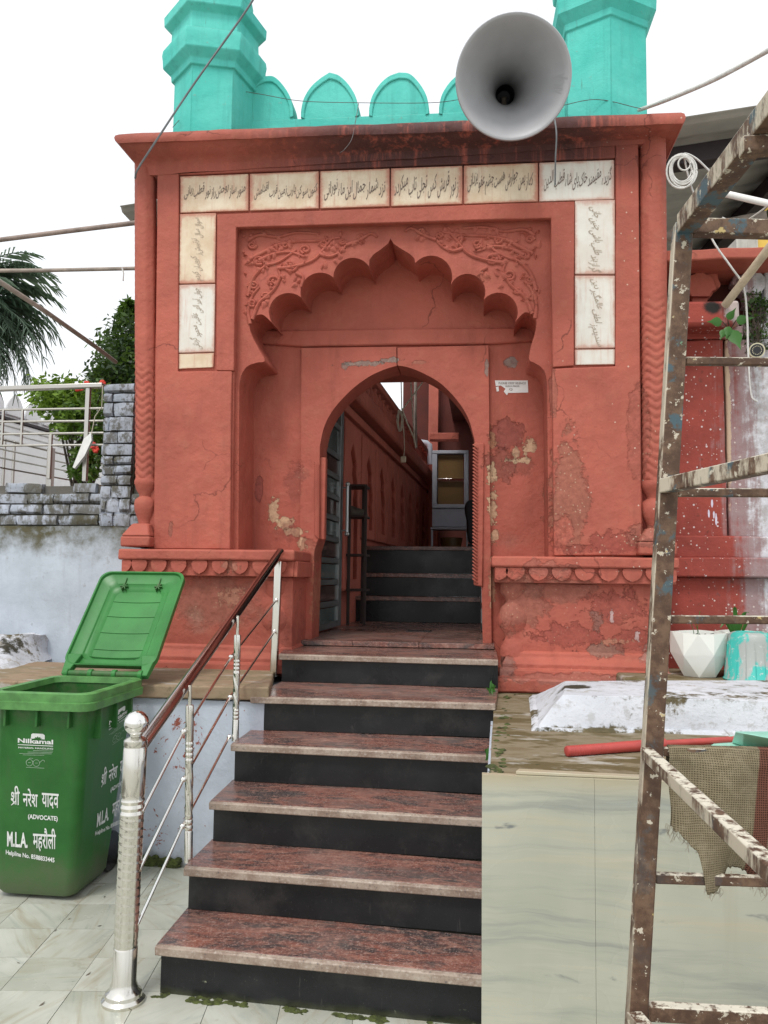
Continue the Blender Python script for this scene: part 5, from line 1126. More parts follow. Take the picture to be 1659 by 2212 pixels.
# white grave
zg = ZR + .145
lo = [on_z(1156, 1576, ZR), on_z(1420, 1581, ZR), on_z(1700, 1590, ZR), on_z(2000, 1592, ZR), on_z(2000, 1488, ZR), on_z(1150, 1505, ZR)]
F0 = [on_z(1216, 1500, zg), on_z(1420, 1508, zg), on_z(1700, 1514, zg), on_z(2000, 1518, zg), on_z(2000, 1470, zg), on_z(1222, 1471, zg)]
b = MB().hexa([(p.x, p.y, ZR - .004) for p in lo], [tuple(p) for p in F0]).build('whitewashed_grave', M['washtomb'], None, .022, 3); rough(b, 14, .007, 5, 3.)
tag(b, 'long whitewashed grave with a cracked top lying on the right platform', 'grave')
b = MB().hexa([(p.x + (-.02 if i in (0, 5) else 0), p.y - (.03 if i < 4 else -.02), ZR - .004) for i, p in enumerate(lo)], [(p.x, p.y - (.015 if i < 4 else 0), ZR + .012) for i, p in enumerate(lo)]).build('grave_plinth', M['washtomb'], None, .004); rough(b, 6, .005, 8)
tag(b, 'thin white kerb under the cracked right grave', 'kerb')
# ledge the planters stand on
zpn = on_y(1510, 1462, 4.88).z
b = MB().box((on_y(1440, 1462, 4.8).x - .25, 4.72, ZR - .01), (4.5, 5.3, zpn)).build('stone_ledge', M['slab'], None, .02); rough(b, 7, .008, 5)
tag(b, 'grey stone ledge carrying the white planters behind the right grave', 'ledge')
# planters
def planter(u, y, R_, zb, label, rot):
    c = on_y(u, 1420, y); t = thing('planter', (c.x, y, zb), label, 'planter', 'white faceted planters on the ledge')
    n = 6; H = S(90, 4.9); rows = []
    lo_ = [(R_ * .60 * math.cos(rot + i * 6.283 / n), R_ * .60 * math.sin(rot + i * 6.283 / n), 0) for i in range(n)]
    m1 = [(R_ * .98 * math.cos(rot + (i + .5) * 6.283 / n), R_ * .98 * math.sin(rot + (i + .5) * 6.283 / n), H * (.48 if i % 2 else .52)) for i in range(n)]
    m2_ = [(R_ * 1.0 * math.cos(rot + i * 6.283 / n), R_ * 1.0 * math.sin(rot + i * 6.283 / n), H * .80) for i in range(n)]
    hi_ = [(R_ * 1.02 * math.cos(rot + (i + .0) * 6.283 / n), R_ * 1.02 * math.sin(rot + (i + .0) * 6.283 / n), H * (1.0 if i % 2 else .97)) for i in range(n)]
    hm_ = [(R_ * 1.0 * math.cos(rot + (i + .5) * 6.283 / n), R_ * 1.0 * math.sin(rot + (i + .5) * 6.283 / n), H * .985) for i in range(n)]
    vs = lo_ + m1 + hi_ + hm_ + [(p[0] * .93, p[1] * .93, p[2]) for p in hi_] + [(p[0] * .93, p[1] * .93, p[2]) for p in hm_] + [(p[0] * .9, p[1] * .9, H * .82) for p in hi_] + [(p[0] * .9, p[1] * .9, H * .82) for p in hm_]; fs = [tuple(range(n))[::-1]]
    A_, B_, C_, D_, E_, G_, I_, J_ = [k * n for k in range(8)]
    for i in range(n):
        j = (i + 1) % n
        fs += [(A_ + i, A_ + j, B_ + i), (B_ + i, A_ + j, B_ + j), (B_ + i, D_ + i, C_ + i), (B_ + i, C_ + j, D_ + i), (B_ + i, B_ + j, C_ + j), (C_ + i, D_ + i, G_ + i, E_ + i), (D_ + i, C_ + j, E_ + j, G_ + i), (E_ + i, G_ + i, J_ + i, I_ + i), (G_ + i, E_ + j, I_ + j, J_ + i)]
    o = MB().add([(c.x + p[0], y + p[1], zb + p[2]) for p in vs], fs).build('pot', M['planter'], t, smooth=0)
    s = MB(); rs = random.Random(int(u)); 
    for i in range(70): a = rs.uniform(0, 6.28); r = R_ * .86 * math.sqrt(rs.random()); s.ball((c.x + r * math.cos(a), y + r * math.sin(a), zb + H * .84 + rs.uniform(0, .012)), rs.uniform(.008, .02), 5)
    s.lathe([(R_ * .87, zb + H * .80), (R_ * .87, zb + H * .845)], (c.x, y, 0), n=16); tag(s.build('soil', M['soil'], t, jit=.006, jsc=50), kind='stuff')
    return t, c, H
zp_ = zpn + .004
t, c, H = planter(1511, 4.90, S(58, 4.9), zp_, 'white faceted planter of black soil, nearest the gateway', .25)
sd_ = MB()
for k, (dx, h, ln) in enumerate(((-.03, .09, -.02), (-.015, .16, .015), (0, .10, -.035))):
    b0 = V(c.x + dx, 4.88, zp_ + H * .84); sd_.tube(spline([b0, b0 + V(ln * .3, 0, h * .5), b0 + V(ln, -.01, h)], 4), .0018, 5)
sd_.build('seedling', M['leafs'], t, smooth=60)
t, c, H = planter(1607, 5.02, S(56, 4.9), zp_, 'white faceted planter with long blades behind the turquoise bucket', .6)
bl = MB(); rs = random.Random(4)
for k, (u1, v1, u0) in enumerate(((1587, 1310, 1590), (1618, 1322, 1594), (1556, 1355, 1585), (1548, 1420, 1575), (1630, 1345, 1600), (1570, 1345, 1588), (1600, 1330, 1592))):
    b0 = on_y(u0, 1374, 4.98); e = on_y(u1, v1, 4.94); m_ = b0.lerp(e, .55) + V(0, 0, .05); sp = spline([b0, m_, e], 5); vs = []
    for i, p in enumerate(sp): w_ = .011 * math.sin(math.pi * (.15 + .85 * i / (len(sp) - 1))) + .001; vs += [p + V(-w_, 0, 0), p + V(0, -.004, -.003), p + V(w_, 0, 0)]
    bl.add(vs, [(3 * i + a, 3 * i + a + 1, 3 * i + 4 + a, 3 * i + 3 + a) for i in range(len(sp) - 1) for a in (0, 1)])
bl.build('leaf_blade', M['leafs'], t, smooth=60, fix=False)
# upturned bucket
c = on_y(1626, 1470, 4.78); rB = S(54, 4.75)
bk_ = thing('bucket', (c.x, 4.78, zpn), 'upturned turquoise bucket streaked with grey paint at the right edge', 'bucket')
Hb = S(99, 4.75); MB().lathe([(rB * 1.04, 0), (rB * 1.05, .006), (rB * 1.0, .014), (rB * .86, Hb * .80), (rB * .82, Hb * .9), (rB * .74, Hb * .965), (rB * .62, Hb * .985), (rB * .60, Hb * .97), (0.001, Hb * .965)], (c.x, 4.78, zpn + .002), n=40, cap=False).build('bucket_shell', M['bucket'], bk_, smooth=45)
rg_ = MB(); 
for a in range(18): q = a * .349; r0, r1 = rB * .985, rB * .865; rg_.bar((c.x + r0 * math.cos(q), 4.78 + r0 * math.sin(q), zpn + .02), (c.x + r1 * math.cos(q), 4.78 + r1 * math.sin(q), zpn + Hb * .79), .006, .006)
rg_.build('bucket_rib', M['bucket'], bk_, .002)
# red handled dustpan and brush
rd = thing('long_handled_brush', tuple(on_z(1222, 1632, ZR)), 'red plastic handle lying on the mossy platform behind the scaffold leg', 'brush')
h0, h1, h2 = on_z(1223, 1634, ZR) + V(0, 0, .019), on_z(1435, 1619, ZR) + V(0, 0, .022), on_z(1560, 1610, ZR) + V(0, 0, .02)
mid = h0.lerp(h1, .42)
MB().tube([h0.lerp(mid, t) for t in (0, .01, .03, .5, 1)] + [mid.lerp(h1, t) for t in (.02, .3, .6, 1)], .018, 18, True, lambda t: .0150 if t < .1 else .0182 + .004 * t).build('grip', M['redpl'], rd, smooth=50)
rb_ = MB()
for k in range(14):
    p = h0.lerp(mid, .05 + k * .066); rb_.tube([p - (mid - h0).normalized() * .0035, p + (mid - h0).normalized() * .0035], .0205, 18)
rb_.build('grip_rib', M['redpl'], rd, .001); MB().tube([h1, h2, on_z(1660, 1604, ZR) + V(0, 0, .02)], .014, 14).build('handle', M['redpl'], rd, smooth=50)
ms_ = on_z(1600, 1612, ZR); dp = thing('dustpan', tuple(ms_), 'mint green plastic dustpan lying on the right platform above the sack', 'dustpan')
def Q(u, v, z): return tuple(on_z(u, v, z))
MB().hexa([Q(1538, 1614, ZR + .004), Q(1605, 1622, ZR + .004), Q(1690, 1616, ZR + .004), Q(1580, 1592, ZR + .004)], [Q(1536, 1609, ZR + .012), Q(1606, 1616, ZR + .012), Q(1690, 1610, ZR + .012), Q(1578, 1588, ZR + .012)]).build('pan', M['mint'], dp, .002)
MB().hexa([Q(1580, 1604, ZR + .014), Q(1605, 1612, ZR + .014), Q(1720, 1618, ZR + .014), Q(1720, 1596, ZR + .014)], [Q(1588, 1580, ZR + .075), Q(1606, 1584, ZR + .085), Q(1720, 1606, ZR + .05), Q(1720, 1580, ZR + .075)]).build('hood', M['mint'], dp, .004, 3)
# ================================================================== RIGHT WALL
def sidewall():
    s = NB('weathered_red_white_wall'); x, y, z = s.xyz(); n = s.noise(s.pos, 3, 6, .65); n2 = s.noise(s.pos, 16, 7, .7); st = s.noise(s.scale(s.pos, (9, 9, .5)), 1.5, 6, .7)
    xr0, xw = on_y(1583, 1000, 5.4).x, on_y(1655, 1000, 5.4).x
    xx = s.math('ADD', x, s.math('ADD', s.math('MULTIPLY', s.math('SUBTRACT', st, .5), .5), s.math('MULTIPLY', s.math('SUBTRACT', n2, .5), .2)))
    c = s.mix(s.ramp(n, .3, .7), (.24, .048, .036), (.34, .066, .048)); c = s.mix(s.ramp(n2, .58, .68, 0, .7), c, (.12, .04, .03))
    c = s.mix(s.ramp(xx, xr0 - .10, xr0 + .08), c, s.mix(n2, (.25, .15, .15), (.38, .29, .29))); c = s.mix(s.ramp(xx, xr0 + .10, xw), c, s.mix(s.ramp(n2, .35, .65), (.42, .40, .40), (.66, .66, .70)))
    c = s.mix(s.ramp(s.math('ADD', st, s.math('MULTIPLY', n2, .3)), .78, .95, 0, .55), c, (.45, .38, .42))
    c = s.mix(s.math('MULTIPLY', specks(s, 34, .24, .30), .85), c, (.62, .56, .56)); c = s.mix(s.math('MULTIPLY', specks(s, 60, .28, .2), .8), c, (.66, .58, .52))
    g = s.math('MULTIPLY', s.ramp(s.math('ADD', x, s.math('MULTIPLY', n, .5)), xw + .20, xw + .42), s.ramp(n2, .35, .6)); c = s.mix(g, c, (.07, .08, .03))
    m = s.blob(P(1540, 663, 5.2), S(24), S(20), .25, 9, .5); c = s.mix(m, c, (.02, .018, .016))
    m = s.blob(P(1588, 672, 5.2), S(26), S(24), .5, 9, .2); c = s.mix(m, c, (.50, .42, .40))
    m = s.blob(P(1571, 900, 5.4), S(7), S(190), .5, 14, .2); c = s.mix(m, c, (.52, .38, .27))
    for q in ((1545, 1085, 2.5, 9), (1549, 1110, 2, 9), (1554, 1120, 2.5, 12), (1538, 1108, 2, 9)): c = s.mix(s.blob(P(q[0], q[1], 5.3), S(q[2]), S(q[3]), .4, 20, .2), c, (.60, .56, .66))
    return s.out(c, .8, s.bump(n2, .010, .8), spec=.3)
M['side'] = sidewall()
sw = thing('side_wall', (2.6, 5.4, ZR), 'weathered wall fading from red to white right of the gateway', 'wall')
x0 = RX - .05; x1 = 5.2
def band(v0, v1, y, name, xa=None, xb_=None, mat='side', bev=.01, r_=.008, u=1500, back=5.8):
    z1, z0 = on_y(u, v0, y).z, on_y(u, v1, y).z; b = MB().box((xa if xa is not None else x0, y, z0), (xb_ if xb_ is not None else x1, back, z1)).build(name, M[mat], sw, bev)
    if r_: rough(b, 6, r_, 5, v0 * .1)
    return b
xj = on_y(1568, 1000, 5.4).x
band(1246, 1480, 5.30, 'wall_base'); band(1204, 1247, 5.24, 'moulding', r_=.006); band(1158, 1206, 5.31, 'wall_course', r_=.012)
band(735, 1160, 5.37, 'red_panel', None, xj - .008); band(735, 1160, 5.385, 'weathered_panel', xj + .008, None)
band(706, 733, 5.36, 'upper_course', None, on_y(1612, 700, 5.3).x); band(700, 734, 5.40, 'upper_course', on_y(1613, 700, 5.3).x + .004, None)
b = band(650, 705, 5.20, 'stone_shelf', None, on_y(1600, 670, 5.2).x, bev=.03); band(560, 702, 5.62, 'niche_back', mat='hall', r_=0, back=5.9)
band(538, 562, 5.16, 'red_beam', None, on_y(1730, 550, 5.16).x, 'redplain')
band(545, 735, 5.42, 'white_pier', on_y(1655, 600, 5.4).x, None)
def shell(uc, vc, sc, y):
    pts = []
    half = [(0, -58), (10, -50), (20, -42), (30, -40), (40, -30), (47, -22), (50, -8), (56, 4), (54, 12), (44, 14), (38, 22), (32, 34), (22, 40), (18, 60), (24, 72)]
    pts = [(uc + a * sc, vc + b * sc) for a, b in half] + [(uc - a * sc, vc + b * sc) for a, b in half[::-1][:-1]]
    o = MB().prism(XZ(pts, y), y, y + .10).build('carved_shell', M['redplain' if uc < 1550 else 'side'], sw, .018, 3)
    k = .78; p2 = [(uc + a * sc * k, vc + (b + 14) * sc * k) for a, b in half[:12]] + [(uc - a * sc * k, vc + (b + 14) * sc * k) for a, b in half[:12][::-1][:-1]]
    MB().prism(XZ(p2, y - .03), y - .035, y + .02).build('shell_boss', M['redplain' if uc < 1550 else 'side'], o, .016, 3)
shell(1512, 610, .82, 5.42); shell(1625, 605, .78, 5.46)
# pipal seedling rooted in the wall
pp = thing('pipal_seedling', tuple(on_y(1580, 722, 5.2)), 'young heart leaved plant sprouting from the side wall', 'plant')
def heart(c, l, dx, dz, tilt, par=pp):
    d = V(dx, 0, dz).normalized(); e = V(-d.z, 0, d.x); n_ = V(0, -1, 0); out = [(0, 0), (.12, .26), (.32, .36), (.55, .28), (.8, .1), (1.15, 0), (.8, -.1), (.55, -.28), (.32, -.36), (.12, -.26)]
    vs = [c + d * (.4 * l) + n_ * .012] + [c + d * (a * l) + e * (b * l) + n_ * (tilt * a * l - abs(b) * .25 * l) for a, b in out]; return MB().add(vs, [(0, 1 + i, 1 + (i + 1) % 10) for i in range(10)]).build('leaf', M['leafs'], par, fix=False, smooth=60)
for (u, v, l, dx, dz, t) in ((1582, 712, .13, .25, -1, .3), (1576, 705, .08, -.3, -.9, .2), (1560, 694, .09, -1, -.1, .3), (1590, 692, .09, 1, .05, .3), (1572, 690, .07, .2, .3, .4), (1566, 712, .07, -.5, -1, .2)): heart(on_y(u, v, 5.14), l, dx, dz, t)
sm = MB()
for e in ((1582, 712), (1576, 705), (1560, 694), (1590, 692), (1572, 690)): sm.tube(spline([on_y(1578, 735, 5.34), on_y(1577, 715, 5.22), on_y(*e, 5.14)], 4), .003, 5)
sm.build('stem', M['bark'], pp, smooth=60)
p2 = thing('wall_creeper', tuple(on_y(1640, 700, 5.38)), 'small tangled creeper at the right edge of the side wall', 'plant'); rg2 = random.Random(8)
leaves([(on_y(rg2.uniform(1615, 1660), rg2.uniform(640, 760), 5.36), .05, rg2.random() * .6) for _ in range(30)], 520, .035, M['leafd'], 'foliage', p2, rg2)
tw = MB()
for _ in range(26): u = rg2.uniform(1612, 1658); v = rg2.uniform(640, 720); tw.tube(spline([on_y(u, v, 5.36), on_y(u + rg2.uniform(-8, 8), v + 35, 5.34), on_y(u + rg2.uniform(-10, 10), v + 75, 5.36)], 4), .002, 4)
tw.build('twig', M['bark'], p2, smooth=60)
# security camera
cc = thing('security_camera', tuple(on_y(1655, 770, 5.38)), 'cream bullet security camera fixed to the side wall', 'camera')
a = on_y(1635, 757, 5.16); d_ = V(-.25, -1, -.12).normalized(); a0 = a - d_ * .17
MB().lathe([(.030, -.02), (.040, -.005), (.042, .02), (.043, .165), (.047, .168), (.047, .175), (.040, .176)], a0, d_, 24).build('housing', M['cream'], cc, smooth=40)
MB().lathe([(.039, .170), (.039, .1775), (.0, .178)], a0, d_, 24).build('lens', M['lens'], cc, smooth=40)
rr_ = MB(); q1 = d_.cross(V(0, 0, 1)).normalized(); q2 = d_.cross(q1)
for k in range(16): t_ = k * .3927; rr_.ball(a0 + d_ * .178 + (q1 * math.cos(t_) + q2 * math.sin(t_)) * .026, .0032, 6)
rr_.build('led_ring', M['cream'], cc); MB().tube([a0, a0 + V(.05, .1, .0), a0 + V(.07, .22, .02)], .016, 8).build('bracket', M['cream'], cc, smooth=60)
# cables, coil, poles on the right
line3([on_y(1560, 400, 5.0), on_y(1525, 362, 5.0), on_y(1500, 340, 5.0), on_y(1478, 332, 5.0), on_y(1480, 350, 5.0), on_y(1492, 400, 5.0), on_y(1512, 450, 5.0), on_y(1540, 520, 5.0), on_y(1578, 575, 5.0), on_y(1606, 620, 5.05), on_y(1614, 690, 5.1), on_y(1616, 760, 5.12), on_y(1622, 850, 5.14), on_y(1636, 868, 5.14)], .006, 'wcable', 'white cable dropping from the coil down past the camera')
cp = []
for i in range(160):
    t = i / 159 * 7 * 6.283; q = int(t / 6.283); w_ = (q * .618) % 1; rr0 = 27 + 5 * math.sin(q * 2.4); cp.append(on_y(1473 + 3 * math.sin(q * 1.7) + rr0 * math.cos(t) * .98, 364 + 3 * w_ * 3 + (rr0 + 4) * math.sin(t) * 1.02, 4.98 - .012 * w_))
for i in range(26): t = i / 25 * 6.283; cp.append(on_y(1478 + 13 * math.cos(t), 354 + 14 * math.sin(t), 4.97))
tag(MB().tube(cp, .0055, 6).build('cable_coil', M['wcable'], smooth=60), 'coil of white cable hanging under the shed roof', 'cable coil')
tag(MB().tube([tuple(on_y(1560, 417, 4.6)), tuple(on_y(1700, 449, 4.4))], .019, 12).build('pvc_pipe', M['pvc'], smooth=60), 'short white plastic pipe holding the cable at right', 'pipe')
line3([on_y(1555, 412, 4.6), on_y(1545, 402, 4.7), on_y(1535, 392, 4.75)], .005, 'wcable', 'white cable entering the short plastic pipe')
line3([on_y(1560, 470, 4.8), on_y(1580, 478, 4.8), on_y(1605, 480, 4.7), on_y(1635, 462, 4.6), on_y(1665, 440, 4.5)], .005, 'wcable', 'drooping loose wire below the white plastic pipe')
tag(MB().tube([tuple(on_y(1566, 660, 5.18)), tuple(on_y(1700, 485, 4.7))], .026, 12).build('wooden_pole', M['bamboo'], smooth=60), 'pale wooden pole leaning across the niche at right', 'pole')
tag(MB().lathe([(.02, 0), (.05, .03), (.055, .1), (.035, .15), (.01, .17)], tuple(on_y(1662, 462, 4.5)), (1, 0, .2), 10).build('green_net', M['leafd'], jit=.015, jsc=30), 'crumpled green net tied at the right edge', 'net')
# shed roof
sh = thing('shed_roof', (3.2, 7, 3.0), 'grey corrugated shed roof on dark steel beams right of the gateway', 'roof')
yA = 5.75; a, c = on_y(1440, 266, yA), on_y(1720, 222, yA); dzdx = (c.z - a.z) / (c.x - a.x); zA = a.z; xA = on_y(258, 455, yA).x; xE = on_z(1659, 330, zA + .6).x
bz = on_y(1535, 540, 8.2); slope = (bz.z - (zA + dzdx * (bz.x - a.x))) / (8.2 - yA)
def rz(x, y): return zA + dzdx * (x - a.x) + slope * (y - yA)
rf = MB(); ny = 230; vs = []; y1_ = 11.0
for i in range(ny + 1):
    y = yA + (y1_ - yA) * i / ny; k = (y / .30) % 1; h = .028 if k < .25 else (.028 * (1 - (k - .25) / .06) if k < .31 else (0 if k < .94 else .028 * (k - .94) / .06)); xe = bz.x + (8.2 - y) * (xE - bz.x) / (8.2 - 6.15)
    vs += [(xA, y, rz(xA, y) + h), (xe, y, rz(xe, y) + h)]
rf.add(vs, [(2 * i, 2 * i + 1, 2 * i + 3, 2 * i + 2) for i in range(ny)]); o = rf.build('corrugated_sheet', M['sheet'], sh, fix=False, smooth=20); sd2 = o.modifiers.new('thickness', 'SOLIDIFY'); sd2.thickness = .004
def xe_(y): return bz.x + (8.2 - y) * (xE - bz.x) / (8.2 - 6.15)
MB().bar((xA, yA + .40, rz(xA, yA + .40) - .075), (xe_(yA + .4), yA + .40, rz(xe_(yA + .4), yA + .4) - .075), .14, .14).build('purlin', M['beam'], sh, .004)
MB().bar((xe_(yA) - .06, yA, rz(xe_(yA), yA) - .08), (xe_(y1_) - .06, y1_, rz(xe_(y1_), y1_) - .08), .13, .13).build('edge_beam', M['beam'], sh, .004)
MB().tube([tuple(on_y(1420, 515, 6.6)), tuple(on_y(1620, 474, 6.6)), tuple(on_y(1720, 455, 6.6))], .045, 12).build('tie_pipe', M['pipe'], sh, smooth=60)
for xx, yy in ((2.0, 8.9), (2.3, 10.6)): MB().box((xx, yy, 0), (xx + .08, yy + .08, rz(xx, yy) - .02)).build('post', M['beam'], sh)
yb = thing('yellow_building', tuple(dep(1640, 600, 11)), 'distant white building with a yellow wall at the right edge', 'building')
def far(u0, v0, u1, v1, t, n, m, dd=1.5): a, c = dep(u0, v0, t), dep(u1, v1, t); MB().box((min(a.x, c.x), a.y, min(a.z, c.z)), (max(a.x, c.x), a.y + dd, max(a.z, c.z))).build(n, M[m], yb, .02)
far(1625, 425, 1800, 1250, 11, 'yellow_wall', 'yellow'); far(1606, 432, 1633, 1250, 10.9, 'white_pier', 'dirtywhite'); far(1604, 412, 1800, 427, 10.85, 'parapet', 'dirtywhite'); far(1590, 480, 1612, 1250, 10.7, 'side_wall', 'dirtywhite')
# ================================================================== NOTICE ON THE NICHE WALL
pa = XZ([(1069, 822), (1140, 822), (1141, 848), (1098, 849), (1095, 854), (1088, 846), (1092, 840), (1082, 833), (1071, 834)], YB); yy = YB - .003
nt_ = tag(MB().prism(pa, yy, yy + .0015).build('paper_notice', M['paper'], None, smooth=0), 'torn white paper notice pasted on the right niche wall', 'notice')
MB().prism(XZ([(1071, 836), (1077, 835), (1078, 845), (1073, 846)], YB), yy, yy + .0015).build('torn_scrap', M['paper'], nt_, smooth=0)
for s_, u0, u1, vb, vt in (('PLEASE KEEP SILENCE', 1077, 1136, 830, 825.5), ('DURING PRAYER', 1092, 1122, 836, 832.5), ('Q', 1100, 1107, 844, 838.5)): letter('printed_line', glyphs(s_, .004), on_y(u0, vb, yy), on_y(u1, vb, yy), on_y(u0, vt, yy), M['ink'], nt_)

# ================================================================== HANDRAIL
hr = thing('stair_handrail', tuple(on_z(268, 2165, 0)), 'stainless stair handrail with thick polished top tube and ball newel', 'handrail')
pb = on_z(266, 2163, 0); pt = on_y(293.5, 1590, pb.y); axn = (pt - pb).normalized(); LP = (pt - pb).length; rN = .043
def rot_prof(L, r): # ribbed newel
    pr = [(r * 1.75, 0), (r * 1.8, .012), (r * 1.55, .022), (r * 1.5, .034), (r * 1.2, .046), (r * 1.12, .058), (r, .07), (r, L * .20), (r * .94, L * .205), (r * 1.0, L * .215), (r * .94, L * .225), (r, L * .235)]
    return pr
pr = rot_prof(LP, rN) + [(rN, LP * .70)] + [(rN * (.93 if k % 2 else 1.03), LP * (.705 + .0125 * k)) for k in range(6)] + [(rN, LP * .78), (rN, LP * .955), (rN * .96, LP * .958), (rN * .96, LP * .963), (rN, LP * .967), (rN, LP * .985), (rN * .8, LP * .992), (rN * .5, LP * 1.0), (rN * .5, LP * 1.012)]
nw = MB().lathe(pr, pb, axn, 40).build('newel_post', M['steel'], hr, smooth=35)
# spiral embossed sleeve
na, nz = 48, 150; vs = []; e1 = axn.cross(V(1, 0, 0)).normalized(); e2 = axn.cross(e1); z0_, z1_ = LP * .24, LP * .70
for i in range(nz + 1):
    for j in range(na):
        t = 6.2832 * j / na; ph = (i / nz * (z1_ - z0_) / .030 + j / na) % 1; r = rN * (.995 + .028 * (1 - abs(2 * ph - 1)) ** 2); vs.append(pb + axn * (z0_ + (z1_ - z0_) * i / nz) + (e1 * math.cos(t) + e2 * math.sin(t)) * r)
MB().add(vs, [(i * na + j, i * na + (j + 1) % na, (i + 1) * na + (j + 1) % na, (i + 1) * na + j) for i in range(nz) for j in range(na)]).build('spiral_sleeve', M['steel'], nw, smooth=60)
MB().ball(pb + axn * (LP + .047), .046, 32).build('ball_finial', M['chrome'], nw, smooth=80)
# baluster posts
def bal(ub, vb_, zb_, ut, vt, vtop):
    b_ = on_z(ub, vb_, zb_); t_ = on_y(ut, vt, b_.y); tt = on_y(ut + (ut - ub) * .2, vtop, b_.y); r = .0175; axb = (t_ - b_).normalized(); L = (t_ - b_).length
    pr = [(r * 1.05, 0), (r, .004)]
    for k in range(3): h = L * (.20 + .035 * k) * 1.0; pr += [(r, h - .006), (r * .86, h), (r, h + .006)]
    p_ = MB(); p_.lathe(pr + [(r * .9, L * .30), (r * .62, L * .305), (r * .62, L * .62), (r * .9, L * .625)] + [(r, L * .63)] + [q for k in range(4) for q in ((r, L * (.66 + .035 * k) - .006), (r * .86, L * (.66 + .035 * k)), (r, L * (.66 + .035 * k) + .006))] + [(r, L * .985), (r * .9, L)], b_, axb, 24)
    o = p_.build('baluster_post', M['steel'], hr, smooth=30)
    tw_ = MB(); m_ = 40; vs = []; e1 = axb.cross(V(1, 0, 0)).normalized(); e2 = axb.cross(e1); nn = 24
    for i in range(m_ + 1):
        for j in range(nn):
            q = 6.2832 * j / nn; r2 = r * (.80 + .22 * abs(math.cos(1.5 * (q + i / m_ * 5.0)))); vs.append(b_ + axb * (L * (.30 + .33 * i / m_)) + (e1 * math.cos(q) + e2 * math.sin(q)) * r2)
    tw_.add(vs, [(i * nn + j, i * nn + (j + 1) % nn, (i + 1) * nn + (j + 1) % nn, (i + 1) * nn + j) for i in range(m_) for j in range(nn)]).build('twisted_section', M['steel'], o, smooth=60)
    MB().tube([t_, tt], .0075, 10).build('top_rod', M['steel'], o, smooth=60); return b_, t_
B2, T2 = bal(407, 1862, .345, 410, 1523, 1480); B3, T3 = bal(508, 1600, .715, 513, 1371, 1330)
bT = on_y(592, 1441, 4.925); bT.z = ZL; tT = on_y(602, 1212, bT.y)
MB().hexa([(bT.x - .022, bT.y - .022, ZL - .03), (bT.x + .022, bT.y - .022, ZL - .03), (bT.x + .022, bT.y + .022, ZL - .03), (bT.x - .022, bT.y + .022, ZL - .03)], [(tT.x - .022, bT.y - .022, tT.z), (tT.x + .022, bT.y - .022, tT.z), (tT.x + .022, bT.y + .022, tT.z), (tT.x - .022, bT.y + .022, tT.z)]).build('top_post', M['steel'], hr, .006, 3)
rail0 = pb + axn * (LP * .93); rail1 = on_y(603, 1196, bT.y)
d0 = (rail1 - rail0).normalized()
MB().tube([rail0, rail1 + d0 * .03], .0255, 24).build('top_rail', M['wood'], hr, smooth=60)
rows = [((307, 1754), (397, 1580), (499, 1419), (597, 1296)), ((302, 1877), (396, 1684), (497, 1506), (593, 1364)), ((297, 1997), (394, 1785), (495, 1592), None)]
for r in rows:
    pts = []
    for k, q in enumerate(r):
        if q: y_ = (pb.y, B2.y - .02, B3.y - .02, bT.y - .024)[k]; pts.append(on_y(q[0], q[1], y_))
    for k in range(len(pts) - 1): MB().tube([pts[k], pts[k + 1]], .0065, 10).build('thin_rail', M['chrome'], hr, smooth=60)
    for k in range(1, len(pts)): MB().ball(pts[k], .0125, 12).build('rail_knob', M['chrome'], hr, smooth=80)

# ================================================================== WHEELED BIN
bn = thing('wheelie_bin', (-2.03, 3.8, 0), 'green wheelie bin with white printed lettering and its lid thrown open', 'bin')
BX0, BX1, BY0, BY1, BZ = -2.335, -1.765, 3.455, 4.075, 1.0     # rim rectangle
BX1 = on_z(195, 1500, BZ).x; BY0 = on_z(195, 1500, BZ).y; BX0 = BX1 - .515; BY1 = BY0 + .62
fb = on_z(152, 1957, 0)
def rrect(x0, x1, y0, y1, r, z, n=6):
    o = []
    for cx, cy, a0 in ((x1 - r, y0 + r, -90), (x1 - r, y1 - r, 0), (x0 + r, y1 - r, 90), (x0 + r, y0 + r, 180)):
        for i in range(n + 1): a = R(a0 + 90 * i / n); o.append((cx + r * math.cos(a), cy + r * math.sin(a), z))
    return o
bx1, by0 = fb.x, fb.y + .03; bx0, by1 = BX0 - .045, BY1 - .045
def shellm(loops, name, mat, par, cap0=True, **k):
    n = len(loops[0]); vs = [p for l in loops for p in l]; fs = [(i * n + j, i * n + (j + 1) % n, (i + 1) * n + (j + 1) % n, (i + 1) * n + j) for i in range(len(loops) - 1) for j in range(n)]
    if cap0: fs.append(tuple(range(n))[::-1])
    return MB().add(vs, fs).build(name, mat, par, **k)
def lerp(a, b, t): return a + (b - a) * t
ins_ = .035
def lp_(t, z, d=0.): return rrect(lerp(bx0, BX0 + ins_, t) + d, lerp(bx1, BX1 - ins_, t) - d, lerp(by0, BY0 + ins_, t) + d, lerp(by1, BY1 - ins_, t) - d, .05, z)
loops = [lp_(0, .02, .02), lp_(0, .05)] + [lp_(t, .05 + (BZ - .08) * t) for t in (.1, .4, .7, 1.0)] + [lp_(1, BZ - .02, .006), lp_(.6, .62, .006), lp_(0.05, .12, .006)]
n_ = len(loops[0]); o = shellm(loops, 'body', M['bin'], bn, smooth=40); 
MB().flat(lp_(0.05, .12, .006)).build('bin_bottom', M['bin'], bn, smooth=0)
